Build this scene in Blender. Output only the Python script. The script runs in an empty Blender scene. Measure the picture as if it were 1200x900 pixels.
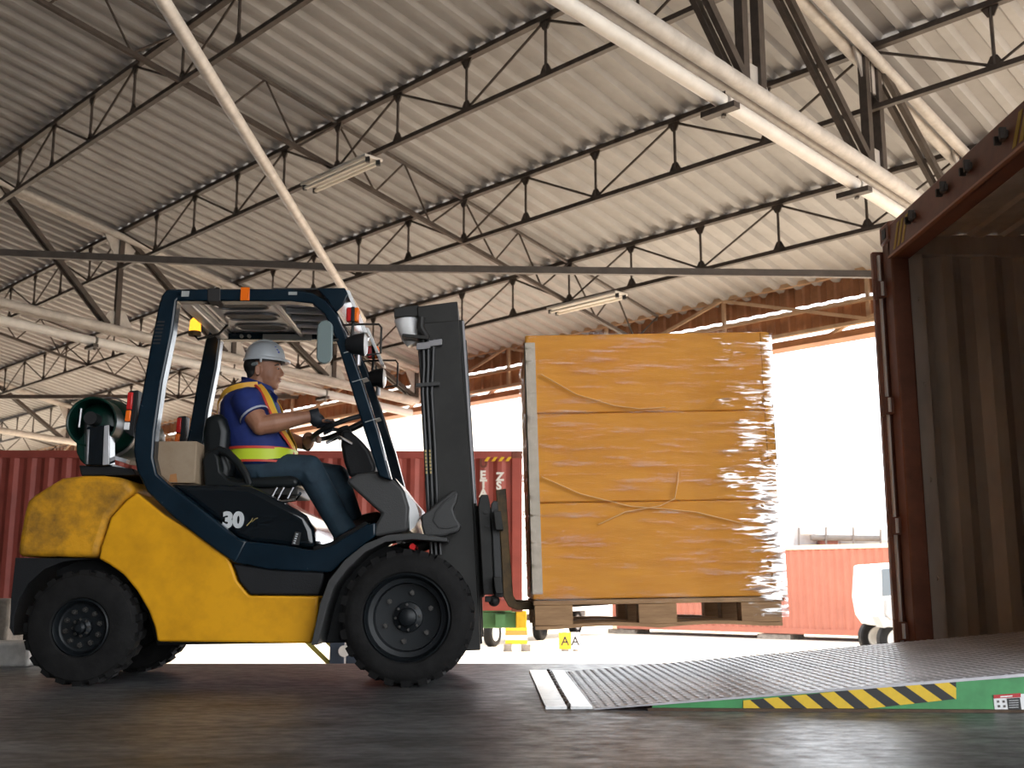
import bpy, bmesh, math, random
from mathutils import Vector, Matrix
random.seed(7)
scene = bpy.context.scene

# ------------------------------------------------------------------ camera
IMG_W, IMG_H = 1200.0, 900.0
FPX, HORIZON, VPX, CAM_H = 1290.0, 685.0, 585.0, 0.50
pitch = math.atan((HORIZON - 450.0) / FPX)
yaw = math.atan((600.0 - VPX) / (FPX / math.cos(pitch)))
FWD = Vector((math.sin(yaw) * math.cos(pitch), math.cos(yaw) * math.cos(pitch), math.sin(pitch)))
RGT = Vector((math.cos(yaw), -math.sin(yaw), 0.0))
UPV = RGT.cross(FWD)
CAM = Vector((0, 0, CAM_H))
cam_data = bpy.data.cameras.new('camera')
cam_data.sensor_fit = 'HORIZONTAL'
cam_data.sensor_width = 36.0
cam_data.lens = FPX / IMG_W * 36.0
cam_data.clip_end = 400
cam_data.dof.use_dof = True
cam_data.dof.focus_distance = 6.0
cam_data.dof.aperture_fstop = 4.5
cam = bpy.data.objects.new('camera', cam_data)
bpy.context.collection.objects.link(cam)
M = Matrix((RGT, UPV, -FWD)).transposed().to_4x4()
M.translation = CAM
cam.matrix_world = M
scene.camera = cam

# ------------------------------------------------------------------ light
world = bpy.data.worlds.new('hazy_sky')
scene.world = world
world.use_nodes = True
wn = world.node_tree.nodes['Background']
wn.inputs['Color'].default_value = (0.92, 0.96, 1.0, 1)
wn.inputs['Strength'].default_value = 3.0
sun_d = bpy.data.lights.new('sun', 'SUN')
sun_d.energy = 7.5
sun_d.angle = math.radians(2.0)
sun_d.color = (1.0, 0.79, 0.54)
sun = bpy.data.objects.new('sun', sun_d)
bpy.context.collection.objects.link(sun)
sun.rotation_euler = Vector((0.70, 0.42, 0.95)).to_track_quat('Z', 'Y').to_euler()
vs = scene.view_settings
vs.view_transform = 'Standard'
vs.look = 'None'
vs.gamma = 1.0
vs.use_curve_mapping = False
vs.exposure = 0.72

# ------------------------------------------------------------------ helpers
COL = bpy.context.collection
WLOC = {}

def ray(px, py):
    return FWD * FPX + RGT * (px - 600.0) + UPV * (450.0 - py)

def U(px, py, Y):
    r = ray(px, py)
    p = CAM + r * (Y / r.y)
    return (p.x, p.z)

def V3(px, py, Y):
    x, z = U(px, py, Y)
    return Vector((x, Y, z))

def onZ(px, py, Z):
    r = ray(px, py)
    return CAM + r * ((Z - CAM_H) / r.z)

def inview(P, m=60):
    d = Vector(P) - CAM
    z = d.dot(FWD)
    if z < 0.3:
        return False
    x = 600 + FPX * d.dot(RGT) / z
    y = 450 - FPX * d.dot(UPV) / z
    return -m < x < 1200 + m and -m < y < 900 + m

class MB:
    def __init__(s):
        s.v = []
        s.f = []
    def add(s, vs_, fs):
        o = len(s.v)
        s.v += [tuple(p) for p in vs_]
        s.f += [tuple(i + o for i in f) for f in fs]
        return s
    def box(s, c, d, R=None):
        c = Vector(c)
        hx, hy, hz = d[0] / 2, d[1] / 2, d[2] / 2
        P = [Vector((x, y, z)) for x in (-hx, hx) for y in (-hy, hy) for z in (-hz, hz)]
        if R is not None:
            P = [R @ p for p in P]
        return s.add([p + c for p in P], [(0, 1, 3, 2), (4, 6, 7, 5), (0, 4, 5, 1), (2, 3, 7, 6), (0, 2, 6, 4), (1, 5, 7, 3)])
    def beam(s, a, b, w, h, up=(0, 0, 1)):
        a = Vector(a); b = Vector(b)
        d = b - a
        L = d.length
        x = d.normalized()
        u = Vector(up)
        y = u.cross(x)
        if y.length < 1e-5:
            y = Vector((0, 1, 0)).cross(x)
        y.normalize()
        z = x.cross(y)
        R = Matrix((x, y, z)).transposed()
        return s.box((a + b) / 2, (L, w, h), R)
    def prism(s, poly, y0, y1):
        n = len(poly)
        P = [(x, y0, z) for x, z in poly] + [(x, y1, z) for x, z in poly]
        F = [tuple(range(n)), tuple(range(2 * n - 1, n - 1, -1))]
        F += [(i, n + i, n + (i + 1) % n, (i + 1) % n) for i in range(n)]
        return s.add(P, F)
    def prism3(s, poly3, vec):
        n = len(poly3)
        vec = Vector(vec)
        P = [Vector(p) for p in poly3] + [Vector(p) + vec for p in poly3]
        F = [tuple(range(n)), tuple(range(2 * n - 1, n - 1, -1))]
        F += [(i, n + i, n + (i + 1) % n, (i + 1) % n) for i in range(n)]
        return s.add(P, F)
    def rings(s, rs, cap=True, closed=False):
        n = len(rs[0])
        o = []
        for r in rs:
            o += [tuple(p) for p in r]
        F = []
        m = len(rs)
        for i in range(m if closed else m - 1):
            j = (i + 1) % m
            for k in range(n):
                l = (k + 1) % n
                F.append((i * n + k, i * n + l, j * n + l, j * n + k))
        if cap and not closed:
            F.append(tuple(range(n - 1, -1, -1)))
            F.append(tuple((m - 1) * n + k for k in range(n)))
        return s.add(o, F)
    def tube(s, pts, r, n=10, closed=False, sx=1.0, cap=True):
        pts = [Vector(p) for p in pts]
        m = len(pts)
        rr = r if isinstance(r, (list, tuple)) else [r] * m
        rs = []
        prev = None
        for i, p in enumerate(pts):
            if closed:
                t = pts[(i + 1) % m] - pts[i - 1]
            else:
                t = pts[min(i + 1, m - 1)] - pts[max(i - 1, 0)]
            t.normalize()
            if prev is None:
                a = Vector((0, 0, 1)) if abs(t.z) < 0.9 else Vector((0, 1, 0))
            else:
                a = prev
            x = (a - t * a.dot(t)).normalized()
            prev = x
            y = t.cross(x)
            rs.append([p + (x * math.cos(2 * math.pi * k / n) * sx + y * math.sin(2 * math.pi * k / n)) * rr[i] for k in range(n)])
        return s.rings(rs, cap, closed)
    def cyl(s, a, b, r, r2=None, n=16):
        return s.tube([a, b], [r, r if r2 is None else r2], n)
    def lathe(s, prof, o, ax='Y', n=32, closed=False, cap=True):
        o = Vector(o)
        rs = []
        for r, h in prof:
            ring = []
            for k in range(n):
                a = 2 * math.pi * k / n
                c, d = r * math.cos(a), r * math.sin(a)
                if ax == 'Y':
                    ring.append(o + Vector((c, h, d)))
                elif ax == 'X':
                    ring.append(o + Vector((h, c, d)))
                else:
                    ring.append(o + Vector((c, d, h)))
            rs.append(ring)
        return s.rings(rs, cap and not closed, closed)
    def ell(s, c, r, nu=16, nv=10, R=None):
        c = Vector(c)
        rs = []
        for i in range(1, nv):
            th = math.pi * i / nv
            ring = []
            for k in range(nu):
                a = 2 * math.pi * k / nu
                p = Vector((r[0] * math.sin(th) * math.cos(a), r[1] * math.sin(th) * math.sin(a), r[2] * math.cos(th)))
                if R is not None:
                    p = R @ p
                ring.append(c + p)
            rs.append(ring)
        top = Vector((0, 0, r[2])); bot = Vector((0, 0, -r[2]))
        if R is not None:
            top = R @ top; bot = R @ bot
        o = len(s.v)
        s.rings(rs, False)
        it = len(s.v); s.v.append(tuple(c + top)); ib = len(s.v); s.v.append(tuple(c + bot))
        for k in range(nu):
            l = (k + 1) % nu
            s.f.append((it, o + l, o + k))
            q = o + (nv - 2) * nu
            s.f.append((ib, q + k, q + l))
        return s

def mesh_of(name, mb, smooth=35):
    me = bpy.data.meshes.new(name)
    me.from_pydata([tuple(p) for p in mb.v], [], mb.f)
    bm = bmesh.new()
    bm.from_mesh(me)
    bmesh.ops.recalc_face_normals(bm, faces=bm.faces)
    bm.to_mesh(me)
    bm.free()
    if smooth:
        for p in me.polygons:
            p.use_smooth = True
        me.set_sharp_from_angle(angle=math.radians(smooth))
    return me

def place(o, parent, world_loc):
    WLOC[o.name] = Vector(world_loc)
    if parent is not None:
        o.parent = parent
        o.location = Vector(world_loc) - WLOC[parent.name]
    else:
        o.location = world_loc

def obj(name, mb, mat, parent=None, bevel=0.0, smooth=35, seg=2):
    """one mesh object; its origin sits at the middle of its own base"""
    xs = [p[0] for p in mb.v]; ys = [p[1] for p in mb.v]; zs = [p[2] for p in mb.v]
    c = Vector(((min(xs) + max(xs)) / 2, (min(ys) + max(ys)) / 2, min(zs)))
    mb.v = [(p[0] - c.x, p[1] - c.y, p[2] - c.z) for p in mb.v]
    me = mesh_of(name, mb, smooth)
    o = bpy.data.objects.new(name, me)
    COL.objects.link(o)
    if mat is not None:
        me.materials.append(MAT[mat] if isinstance(mat, str) else mat)
    place(o, parent, c)
    if bevel:
        b = o.modifiers.new('edge', 'BEVEL')
        b.width = bevel
        b.segments = seg
        b.limit_method = 'ANGLE'
        b.angle_limit = math.radians(40)
        b.harden_normals = False
    return o

def inst(name, me, parent, world_loc, rot=None):
    o = bpy.data.objects.new(name, me)
    COL.objects.link(o)
    place(o, parent, world_loc)
    if rot is not None:
        o.rotation_euler = rot
    return o

def tag(o, label, cat, group=None):
    o['label'] = label
    o['category'] = cat
    if group:
        o['group'] = group
    return o

def struct(o, label=None):
    o['kind'] = 'structure'
    if label:
        o['label'] = label
    return o

def thing(name, label, cat, loc, group=None):
    o = bpy.data.objects.new(name, None)
    COL.objects.link(o)
    o.empty_display_size = 0.1
    place(o, None, loc)
    return tag(o, label, cat, group)

# ------------------------------------------------------------------ materials
MAT = {}

def mat(name, col, rough=0.5, metal=0.0, var=0.0, vscale=4.0, bump=0.0, bscale=60.0, col2=None, stretch=None, coat=0.0, spec=None, emit=None, trans=0.0, detail=4.0, vlo=0.35, vhi=0.65, rvar=0.0):
    m = bpy.data.materials.new(name)
    m.use_nodes = True
    nt = m.node_tree
    b = nt.nodes['Principled BSDF']
    b.inputs['Base Color'].default_value = (*col, 1)
    b.inputs['Roughness'].default_value = rough
    b.inputs['Metallic'].default_value = metal
    if coat:
        b.inputs['Coat Weight'].default_value = coat
        b.inputs['Coat Roughness'].default_value = 0.08
    if spec is not None:
        b.inputs['Specular IOR Level'].default_value = spec
    if trans:
        b.inputs['Transmission Weight'].default_value = trans
    if emit:
        b.inputs['Emission Color'].default_value = (*emit[0], 1)
        b.inputs['Emission Strength'].default_value = emit[1]
    if var or bump or col2 or rvar:
        tc = nt.nodes.new('ShaderNodeTexCoord')
        mp = nt.nodes.new('ShaderNodeMapping')
        nt.links.new(tc.outputs['Object'], mp.inputs['Vector'])
        if stretch:
            mp.inputs['Scale'].default_value = stretch
        if var or col2 or rvar:
            n = nt.nodes.new('ShaderNodeTexNoise')
            n.inputs['Scale'].default_value = vscale
            n.inputs['Detail'].default_value = detail
            n.inputs['Roughness'].default_value = 0.65
            nt.links.new(mp.outputs['Vector'], n.inputs['Vector'])
            if var or col2:
                r = nt.nodes.new('ShaderNodeValToRGB')
                r.color_ramp.elements[0].position = vlo
                r.color_ramp.elements[1].position = vhi
                c2 = col2 if col2 else tuple(c * (1 - var) for c in col)
                r.color_ramp.elements[0].color = (*c2, 1)
                r.color_ramp.elements[1].color = (*col, 1)
                nt.links.new(n.outputs['Fac'], r.inputs['Fac'])
                nt.links.new(r.outputs['Color'], b.inputs['Base Color'])
            if rvar:
                mr = nt.nodes.new('ShaderNodeMapRange')
                mr.inputs['From Min'].default_value = 0.3
                mr.inputs['From Max'].default_value = 0.7
                mr.inputs['To Min'].default_value = rough - rvar
                mr.inputs['To Max'].default_value = rough + rvar
                nt.links.new(n.outputs['Fac'], mr.inputs['Value'])
                nt.links.new(mr.outputs['Result'], b.inputs['Roughness'])
        if bump:
            n2 = nt.nodes.new('ShaderNodeTexNoise')
            n2.inputs['Scale'].default_value = bscale
            n2.inputs['Detail'].default_value = 3
            nt.links.new(mp.outputs['Vector'], n2.inputs['Vector'])
            bp = nt.nodes.new('ShaderNodeBump')
            bp.inputs['Strength'].default_value = bump
            bp.inputs['Distance'].default_value = 0.01
            nt.links.new(n2.outputs['Fac'], bp.inputs['Height'])
            nt.links.new(bp.outputs['Normal'], b.inputs['Normal'])
    MAT[name] = m
    return m

mat('roof_metal', (0.39, 0.385, 0.388), 0.45, 0.0, var=0.22, vscale=1.2, stretch=(1, 1, 1))
mat('steel_dark', (0.085, 0.066, 0.055), 0.55, 0.1, var=0.4, vscale=8)
mat('steel_grey', (0.13, 0.112, 0.10), 0.5, 0.1, var=0.3, vscale=5)
mat('pipe_paint', (0.60, 0.56, 0.52), 0.42, 0.0, var=0.25, vscale=6)
mat('pipe_white', (0.78, 0.75, 0.71), 0.35, 0.0, var=0.12, vscale=6)
mat('fascia', (0.42, 0.20, 0.095), 0.6, 0.0, var=0.35, vscale=3)  # brown pushed towards orange, standing in for warm glow near the eave
mat('fascia_steel', (0.58, 0.40, 0.26), 0.55, 0.0, var=0.25, vscale=3)
mat('ground', (0.56, 0.50, 0.42), 0.85, var=0.15, vscale=0.6)
mat('concrete_white', (0.62, 0.60, 0.57), 0.8, var=0.35, vscale=7, bump=0.4, bscale=25)
mat('concrete_block', (0.30, 0.26, 0.22), 0.9, var=0.5, vscale=9, bump=0.5, bscale=30)
mat('red_paint', (0.36, 0.075, 0.058), 0.5, 0.0, var=0.25, vscale=2)
mat('orange_paint', (0.36, 0.12, 0.075), 0.55, 0.0, var=0.12, vscale=2)
mat('casting', (0.20, 0.06, 0.04), 0.6, var=0.4, vscale=12)
mat('green_paint', (0.05, 0.30, 0.09), 0.45, var=0.35, vscale=5)
mat('chassis_green', (0.10, 0.28, 0.12), 0.5, var=0.3, vscale=4)
mat('white_paint', (0.80, 0.80, 0.80), 0.5, var=0.08, vscale=4)
mat('wall_white', (0.82, 0.81, 0.79), 0.7, var=0.06, vscale=1)
mat('window_glass', (0.10, 0.12, 0.14), 0.1, 0.0)
mat('yellow_flat', (0.80, 0.52, 0.02), 0.55, var=0.2, vscale=9)
mat('black_flat', (0.018, 0.016, 0.016), 0.55, var=0.3, vscale=9)
mat('orange_flat', (0.72, 0.22, 0.04), 0.6)
mat('rubber', (0.012, 0.0115, 0.0115), 0.75, spec=0.2, var=0.45, vscale=14, bump=0.25, bscale=40)
mat('wheel_grey', (0.55, 0.54, 0.52), 0.5, var=0.2)
mat('door_red', (0.24, 0.085, 0.045), 0.45, var=0.35, vscale=4)
mat('inner_grey', (0.70, 0.60, 0.50), 0.5, var=0.3, vscale=3, stretch=(1, 1, 0.3))
mat('wood_floor', (0.20, 0.12, 0.07), 0.6, var=0.4, vscale=6)
mat('gasket', (0.75, 0.72, 0.68), 0.5)
mat('tube_white', (0.9, 0.86, 0.78), 0.3)  # plain pale tubes without emission
mat('steel_blue', (0.05, 0.07, 0.11), 0.5, 0.2)
mat('brace_yellow', (0.34, 0.30, 0.06), 0.6)
mat('cream_paint', (0.80, 0.62, 0.42), 0.5)
mat('crane_grey', (0.42, 0.42, 0.43), 0.5, var=0.3, vscale=2)
mat('pane_pale', (0.52, 0.57, 0.60), 0.3)
mat('rail_edge', (0.45, 0.20, 0.12), 0.4)
mat('yellow_dull', (0.48, 0.30, 0.03), 0.6)
mat('deck_steel', (0.50, 0.485, 0.51), 0.40, 0.2, var=0.3, vscale=5)
mat('deck_steel_worn', (0.80, 0.78, 0.81), 0.34, 0.3, var=0.2, vscale=5)
mat('hinge_white', (0.92, 0.91, 0.90), 0.28, spec=0.8, var=0.3, vscale=18, vlo=0.25, vhi=0.5)
mat('rust_edge', (0.10, 0.06, 0.035), 0.8, var=0.4, vscale=20)
mat('label_red', (0.45, 0.02, 0.02), 0.5)
mat('seat_vinyl', (0.008, 0.010, 0.011), 0.36, spec=0.3)
mat('stain_orange', (0.38, 0.17, 0.06), 0.8)
mat('wall_dark', (0.10, 0.095, 0.09), 0.7, var=0.3, vscale=2)
# ------------------------------------------------------------------ dock floor and yard
def floor_material():
    m = bpy.data.materials.new('dock_concrete')
    m.use_nodes = True
    nt = m.node_tree
    L = nt.links.new
    b = nt.nodes['Principled BSDF']
    tc = nt.nodes.new('ShaderNodeTexCoord')
    mp = nt.nodes.new('ShaderNodeMapping')
    mp.inputs['Scale'].default_value = (0.9, 1.7, 1)
    L(tc.outputs['Object'], mp.inputs['Vector'])
    n1 = nt.nodes.new('ShaderNodeTexNoise'); n1.inputs['Scale'].default_value = 1.6; n1.inputs['Detail'].default_value = 9; n1.inputs['Roughness'].default_value = 0.7
    L(mp.outputs['Vector'], n1.inputs['Vector'])
    n2 = nt.nodes.new('ShaderNodeTexNoise'); n2.inputs['Scale'].default_value = 9; n2.inputs['Detail'].default_value = 8; n2.inputs['Roughness'].default_value = 0.75
    L(mp.outputs['Vector'], n2.inputs['Vector'])
    r1 = nt.nodes.new('ShaderNodeValToRGB')
    e = r1.color_ramp.elements
    e[0].position = 0.33; e[0].color = (0.042, 0.043, 0.045, 1)
    e[1].position = 0.68; e[1].color = (0.185, 0.19, 0.20, 1)
    L(n1.outputs['Fac'], r1.inputs['Fac'])
    mx = nt.nodes.new('ShaderNodeMixRGB'); mx.blend_type = 'MULTIPLY'; mx.inputs['Fac'].default_value = 0.75
    r2 = nt.nodes.new('ShaderNodeValToRGB')
    r2.color_ramp.elements[0].position = 0.36; r2.color_ramp.elements[0].color = (0.35, 0.33, 0.32, 1)
    r2.color_ramp.elements[1].position = 0.58; r2.color_ramp.elements[1].color = (1, 1, 1, 1)
    L(n2.outputs['Fac'], r2.inputs['Fac'])
    L(r1.outputs['Color'], mx.inputs['Color1']); L(r2.outputs['Color'], mx.inputs['Color2'])
    L(mx.outputs['Color'], b.inputs['Base Color'])
    mr = nt.nodes.new('ShaderNodeMapRange')
    mr.inputs['From Min'].default_value = 0.35; mr.inputs['From Max'].default_value = 0.65
    mr.inputs['To Min'].default_value = 0.50; mr.inputs['To Max'].default_value = 0.28
    L(n2.outputs['Fac'], mr.inputs['Value'])
    L(mr.outputs['Result'], b.inputs['Roughness'])
    bp = nt.nodes.new('ShaderNodeBump'); bp.inputs['Strength'].default_value = 0.22; bp.inputs['Distance'].default_value = 0.01
    L(n2.outputs['Fac'], bp.inputs['Height']); L(bp.outputs['Normal'], b.inputs['Normal'])
    MAT['dock_concrete'] = m
floor_material()

YARD_Z = -1.1
DOCK_X = 2.62        # dock face the container is backed against
DOCK_Y = 7.30        # dock edge behind the forklift
pit0, pit1 = (0.50, 4.60), (DOCK_X, 6.62)
f = MB()
fl = [(-40, -18), (10, -18), (10, 4.30), (DOCK_X, 4.30), (DOCK_X, DOCK_Y), (-40, DOCK_Y)]
f.add([(x, y, 0) for x, y in fl] + [(x, y, -1.1) for x, y in fl],
      [tuple(range(6))] + [(i, (i + 1) % 6, 6 + (i + 1) % 6, 6 + i) for i in range(6)])
struct(obj('floor', f, 'dock_concrete', smooth=0), 'worn grey concrete dock floor with dark tyre smears')
g = MB()
g.add([(-120, 4.2, YARD_Z), (120, 4.2, YARD_Z), (120, 160, YARD_Z), (-120, 160, YARD_Z), (-120, -80, YARD_Z), (120, -80, YARD_Z)], [(0, 1, 2, 3), (4, 5, 1, 0)])
struct(obj('ground', g, 'ground', smooth=0), 'sunlit pale concrete yard beyond the dock')

# ------------------------------------------------------------------ roof frame: n runs out towards the eave, t along the joists
Jd = ray(-680, HORIZON); Jd.z = 0; Jd.normalize()
Nd = Vector((Jd.y, -Jd.x, 0))
ROOF_N0, ROOF_Z0, STEP_N, STEP_Z = 5.226, 6.0, 2.052, 0.4494
TR0, BAY = 4.65, 11.65
NODE = BAY / 10.0

def RP(n, t, z):
    """point n metres out, t metres along, z metres above the lens"""
    return Vector((0, 0, CAM_H)) + Nd * n + Jd * t + Vector((0, 0, z))

def roof_z(n):
    return ROOF_Z0 - (n - ROOF_N0) * STEP_Z / STEP_N

RIDGE_N = -4.0
def sheet(n0, n1, t0, t1, zf):
    m = MB()
    pitch_, d = 0.288, 0.054
    prof = []
    k = int(round((t1 - t0) / pitch_))
    p = (t1 - t0) / k
    for i in range(k):
        a = t0 + i * p
        prof += [(a, d), (a + 0.44 * p, d), (a + 0.58 * p, 0.0), (a + 0.86 * p, 0.0)]
    prof.append((t1, d))
    vs_, fs = [], []
    for n in (n0, n1):
        for t, h in prof:
            vs_.append(RP(n, t, zf(n) + h))
    c = len(prof)
    for i in range(c - 1):
        fs.append((i, i + 1, c + i + 1, c + i))
    m.add(vs_, fs)
    return m

ceil = bpy.data.objects.new('ceiling', None)
COL.objects.link(ceil)
place(ceil, None, RP(5, 10, 5))
struct(ceil, 'corrugated metal canopy roof of pale grey sheets')
back_z = lambda n: roof_z(RIDGE_N) - (RIDGE_N - n) * STEP_Z / STEP_N
rows = [ROOF_N0 + STEP_N * k for k in range(-4, 5)]
for b_ in range(-1, 4):
    t0 = TR0 + b_ * BAY
    edges = [RIDGE_N] + rows
    for i in range(len(edges) - 1):
        n0, n1 = edges[i], edges[i + 1] + (0.06 if i < len(edges) - 2 else 0.35)
        obj('roof_sheet', sheet(n0, n1, t0, t0 + BAY, roof_z), 'roof_metal', ceil, smooth=25)
    obj('roof_sheet', sheet(RIDGE_N - 7.0, RIDGE_N, t0, t0 + BAY, back_z), 'roof_metal', ceil, smooth=25)

WALL_N, WALL_TOP = -10.6, 7.0
wl_ = MB().beam(RP(WALL_N, -7, 2.45), RP(WALL_N, 42, 2.45), .15, 8.1)  # unseen wall added so glossy faces reflect something dark
struct(obj('wall_back_blocker', wl_, 'wall_dark', smooth=0), 'added dark wall behind the camera that keeps reflections dark')
wl_ = MB().beam(RP(-10.6, 42, 2.6), RP(6.2, 42, 2.6), .15, 8.4)  # unseen wall added to cut daylight reaching the roof from the left
struct(obj('wall_left_blocker', wl_, 'wall_dark', smooth=0), 'added dark end wall far to the left that blocks daylight')
wl_ = MB().beam(RP(-10.6, -7.0, 3.2), RP(-5.4, -7.0, 3.2), .15, 7.4)  # unseen wall added to cut daylight from behind on the right
struct(obj('wall_right_blocker', wl_, 'wall_dark', smooth=0), 'added dark end wall behind the camera to the right that blocks daylight')
# ------------------------------------------------------------------ lattice joists
JD = 0.61
def angle_bar(m, a, b, w):
    m.beam(a, b, w, w * 0.55)
    return m
jm = {}
def joist_meshes():
    lx = Matrix.Rotation(0, 3, 'X')
    def L(nm, mb):
        me = mesh_of(nm, mb, 35)
        me.materials.append(MAT['steel_dark'])
        jm[nm] = me
    J = Jd
    a = Vector((0, 0, 0))
    L('top_chord', MB().beam(a, J * BAY, 0.075, 0.055))
    L('bottom_chord', MB().beam(a, J * BAY, 0.060, 0.050))
    L('vertical_rod', MB().tube([(0, 0, 0), (0, 0, -JD)], 0.017, 6))
    L('diagonal_rod', MB().tube([(0, 0, -0.02), J * NODE + Vector((0, 0, -JD + 0.02))], 0.015, 6))
    L('diagonal_rod_back', MB().tube([(0, 0, -JD + 0.02), J * NODE + Vector((0, 0, -0.02))], 0.015, 6))
    for s, nm in ((1, 'gusset_up'), (-1, 'gusset_down')):
        q = [-J * 0.085, J * 0.085, J * 0.03 + Vector((0, 0, 0.10 * s)), -J * 0.03 + Vector((0, 0, 0.10 * s))]
        L(nm, MB().prism3([p - Nd * 0.008 for p in q], Nd * 0.016))
joist_meshes()
ROWW = ['nearest the eave', 'second from the eave', 'third from the eave', 'fourth from the eave', 'fifth from the eave', 'sixth from the eave']
BAYW = {-1: 'bay above the open container', 0: 'bay above the pallet and mast', 1: 'bay beyond the left pipe truss', 2: 'far left bay behind the gas bottle'}
for k in range(3, -2, -1):
    n = ROOF_N0 + STEP_N * k
    z = roof_z(n) - 0.032
    for b_ in (-1, 0, 1, 2):
        t0 = TR0 + b_ * BAY
        if not any(inview(RP(n, t0 + i * NODE, z - JD / 2)) for i in range(11)):
            continue
        j = thing('lattice_joist', 'steel lattice joist, %s, %s' % (ROWW[3 - k], BAYW[b_]), 'joist', RP(n, t0, z - JD), 'lattice joists under the roof sheets')
        inst('top_chord', jm['top_chord'], j, RP(n, t0, z))
        inst('bottom_chord', jm['bottom_chord'], j, RP(n, t0, z - JD))
        for i in range(11):
            t = t0 + i * NODE
            if not inview(RP(n, t, z - JD / 2), 150):
                continue
            inst('vertical_rod', jm['vertical_rod'], j, RP(n, t, z))
            inst('gusset', jm['gusset_down'], j, RP(n, t, z - 0.02))
            inst('gusset', jm['gusset_up'], j, RP(n, t, z - JD + 0.02))
            if i < 10:
                if i % 2 == 0:
                    inst('diagonal_rod', jm['diagonal_rod'], j, RP(n, t, z))
                else:
                    inst('diagonal_rod', jm['diagonal_rod_back'], j, RP(n, t, z))

# bridging frames between joists, in the middle of each bay
for b_ in (0, 1, 2):
    t = TR0 + (b_ + 0.5) * BAY
    for k in range(-1, 4):
        n0 = ROOF_N0 + STEP_N * k
        n1 = n0 + STEP_N
        if not (inview(RP(n0, t, roof_z(n0) - 0.4)) or inview(RP(n1, t, roof_z(n1) - 0.4))):
            continue
        T = lambda n: RP(n, t, roof_z(n) - 0.045)
        Bt = lambda n: RP(n, t, roof_z(n) - 0.032 - JD)
        br = thing('bridging_frame', 'slim bridging frame, %s, %s' % (ROWW[min(5, 3 - k)], BAYW[b_]), 'bridging', Bt((n0 + n1) / 2), 'bridging frames between joists')
        obj('top_chord', MB().beam(T(n0), T(n1), 0.04, 0.035), 'steel_grey', br)
        obj('bottom_chord', MB().beam(Bt(n0), Bt(n1), 0.05, 0.05), 'steel_dark', br)
        a = [T(n0), Bt(n0 + STEP_N * 0.28), T(n0 + STEP_N * 0.5), Bt(n0 + STEP_N * 0.72), T(n1)]
        for p, q in zip(a[:-1], a[1:]):
            obj('web_rod', MB().tube([p, q], 0.014, 6), 'steel_dark', br)

# ------------------------------------------------------------------ pipe trusses
TRW = {0: 'painted pipe roof truss rising over the red container', 1: 'painted pipe roof truss above the gas bottle and rear guard', 2: 'distant pipe roof truss low at the left edge'}
for b_ in (0, 1, 2):
    t = TR0 + b_ * BAY
    bz = lambda n: 4.02 - (n - 5.5) * 0.070
    tr = thing('pipe_truss', TRW[b_], 'truss', RP(8, t, bz(8)), 'pipe trusses carrying the joists')
    nA, nB = 1.0, 13.3
    tz = lambda n: roof_z(n) - 0.16
    for s in (-0.075, 0.075):
        obj('bottom_chord', MB().tube([RP(nA, t + s, bz(nA)), RP(nB, t + s, bz(nB))], 0.068, 12), 'pipe_paint', tr)
        obj('top_chord', MB().tube([RP(nA, t + s, tz(nA)), RP(nB, t + s, tz(nB))], 0.055, 12), 'pipe_paint', tr)
    for k in range(-1, 5):
        n = ROOF_N0 + STEP_N * k - (0.12 if k == 4 else 0)
        for s in ((-0.12, 0.12) if b_ == 0 else (0.0,)):
            obj('post', MB().beam(RP(n + s, t, bz(n)), RP(n + s, t, tz(n)), 0.08, 0.08, up=Nd), 'steel_dark', tr)
        obj('gusset', MB().prism3([RP(n - 0.28, t - 0.01, bz(n) + 0.05), RP(n + 0.28, t - 0.01, bz(n) + 0.05), RP(n + 0.13, t - 0.01, bz(n) + 0.30), RP(n - 0.13, t - 0.01, bz(n) + 0.30)], Jd * 0.02), 'pipe_paint', tr)
        obj('gusset', MB().prism3([RP(n - 0.30, t - 0.01, tz(n) + 0.05), RP(n + 0.30, t - 0.01, tz(n) - 0.05), RP(n + 0.13, t - 0.01, tz(n) - 0.32), RP(n - 0.10, t - 0.01, tz(n) - 0.32)], Jd * 0.02), 'pipe_paint', tr)
        if k < 4:
            n2 = ROOF_N0 + STEP_N * (k + 1) - 0.15
            for s in (-0.05, 0.05):
                obj('diagonal', MB().beam(RP(n + 0.1, t + s, tz(n)), RP(n2, t + s, bz(n2) + 0.06), 0.05, 0.075), 'steel_dark', tr)
# white service pipe slung under the right truss, and one under the left
for nm, t, label, z_, r_ in (('service_pipe', TR0 + 0.06, 'white round service pipe slung under the truss over the red container', -0.135, 0.060),
                             ('service_pipe', TR0 + BAY - 0.02, 'cream round service pipe slung under the truss behind the gas bottle', -0.25, 0.075)):
    sp = thing(nm, label, 'pipe', RP(8, t, 3.5), 'service pipes under the trusses')
    bz = lambda n: 4.02 - (n - 5.5) * 0.070 + z_
    cuts = [1.5, 4.6, 6.95, 9.05, 11.2, 13.2]
    for a, b in zip(cuts[:-1], cuts[1:]):
        obj('pipe_length', MB().tube([RP(a + 0.02, t, bz(a)), RP(b - 0.02, t, bz(b))], r_, 14), 'pipe_white', sp)
    for a in cuts[1:-1]:
        obj('hanger', MB().box(RP(a, t, bz(a) - 0.02), (0.03, 0.05, 0.22)).beam(RP(a - 0.05, t - 0.16, bz(a) - 0.09), RP(a - 0.05, t + 0.16, bz(a) - 0.09), 0.08, 0.05), 'steel_dark', sp)

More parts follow.
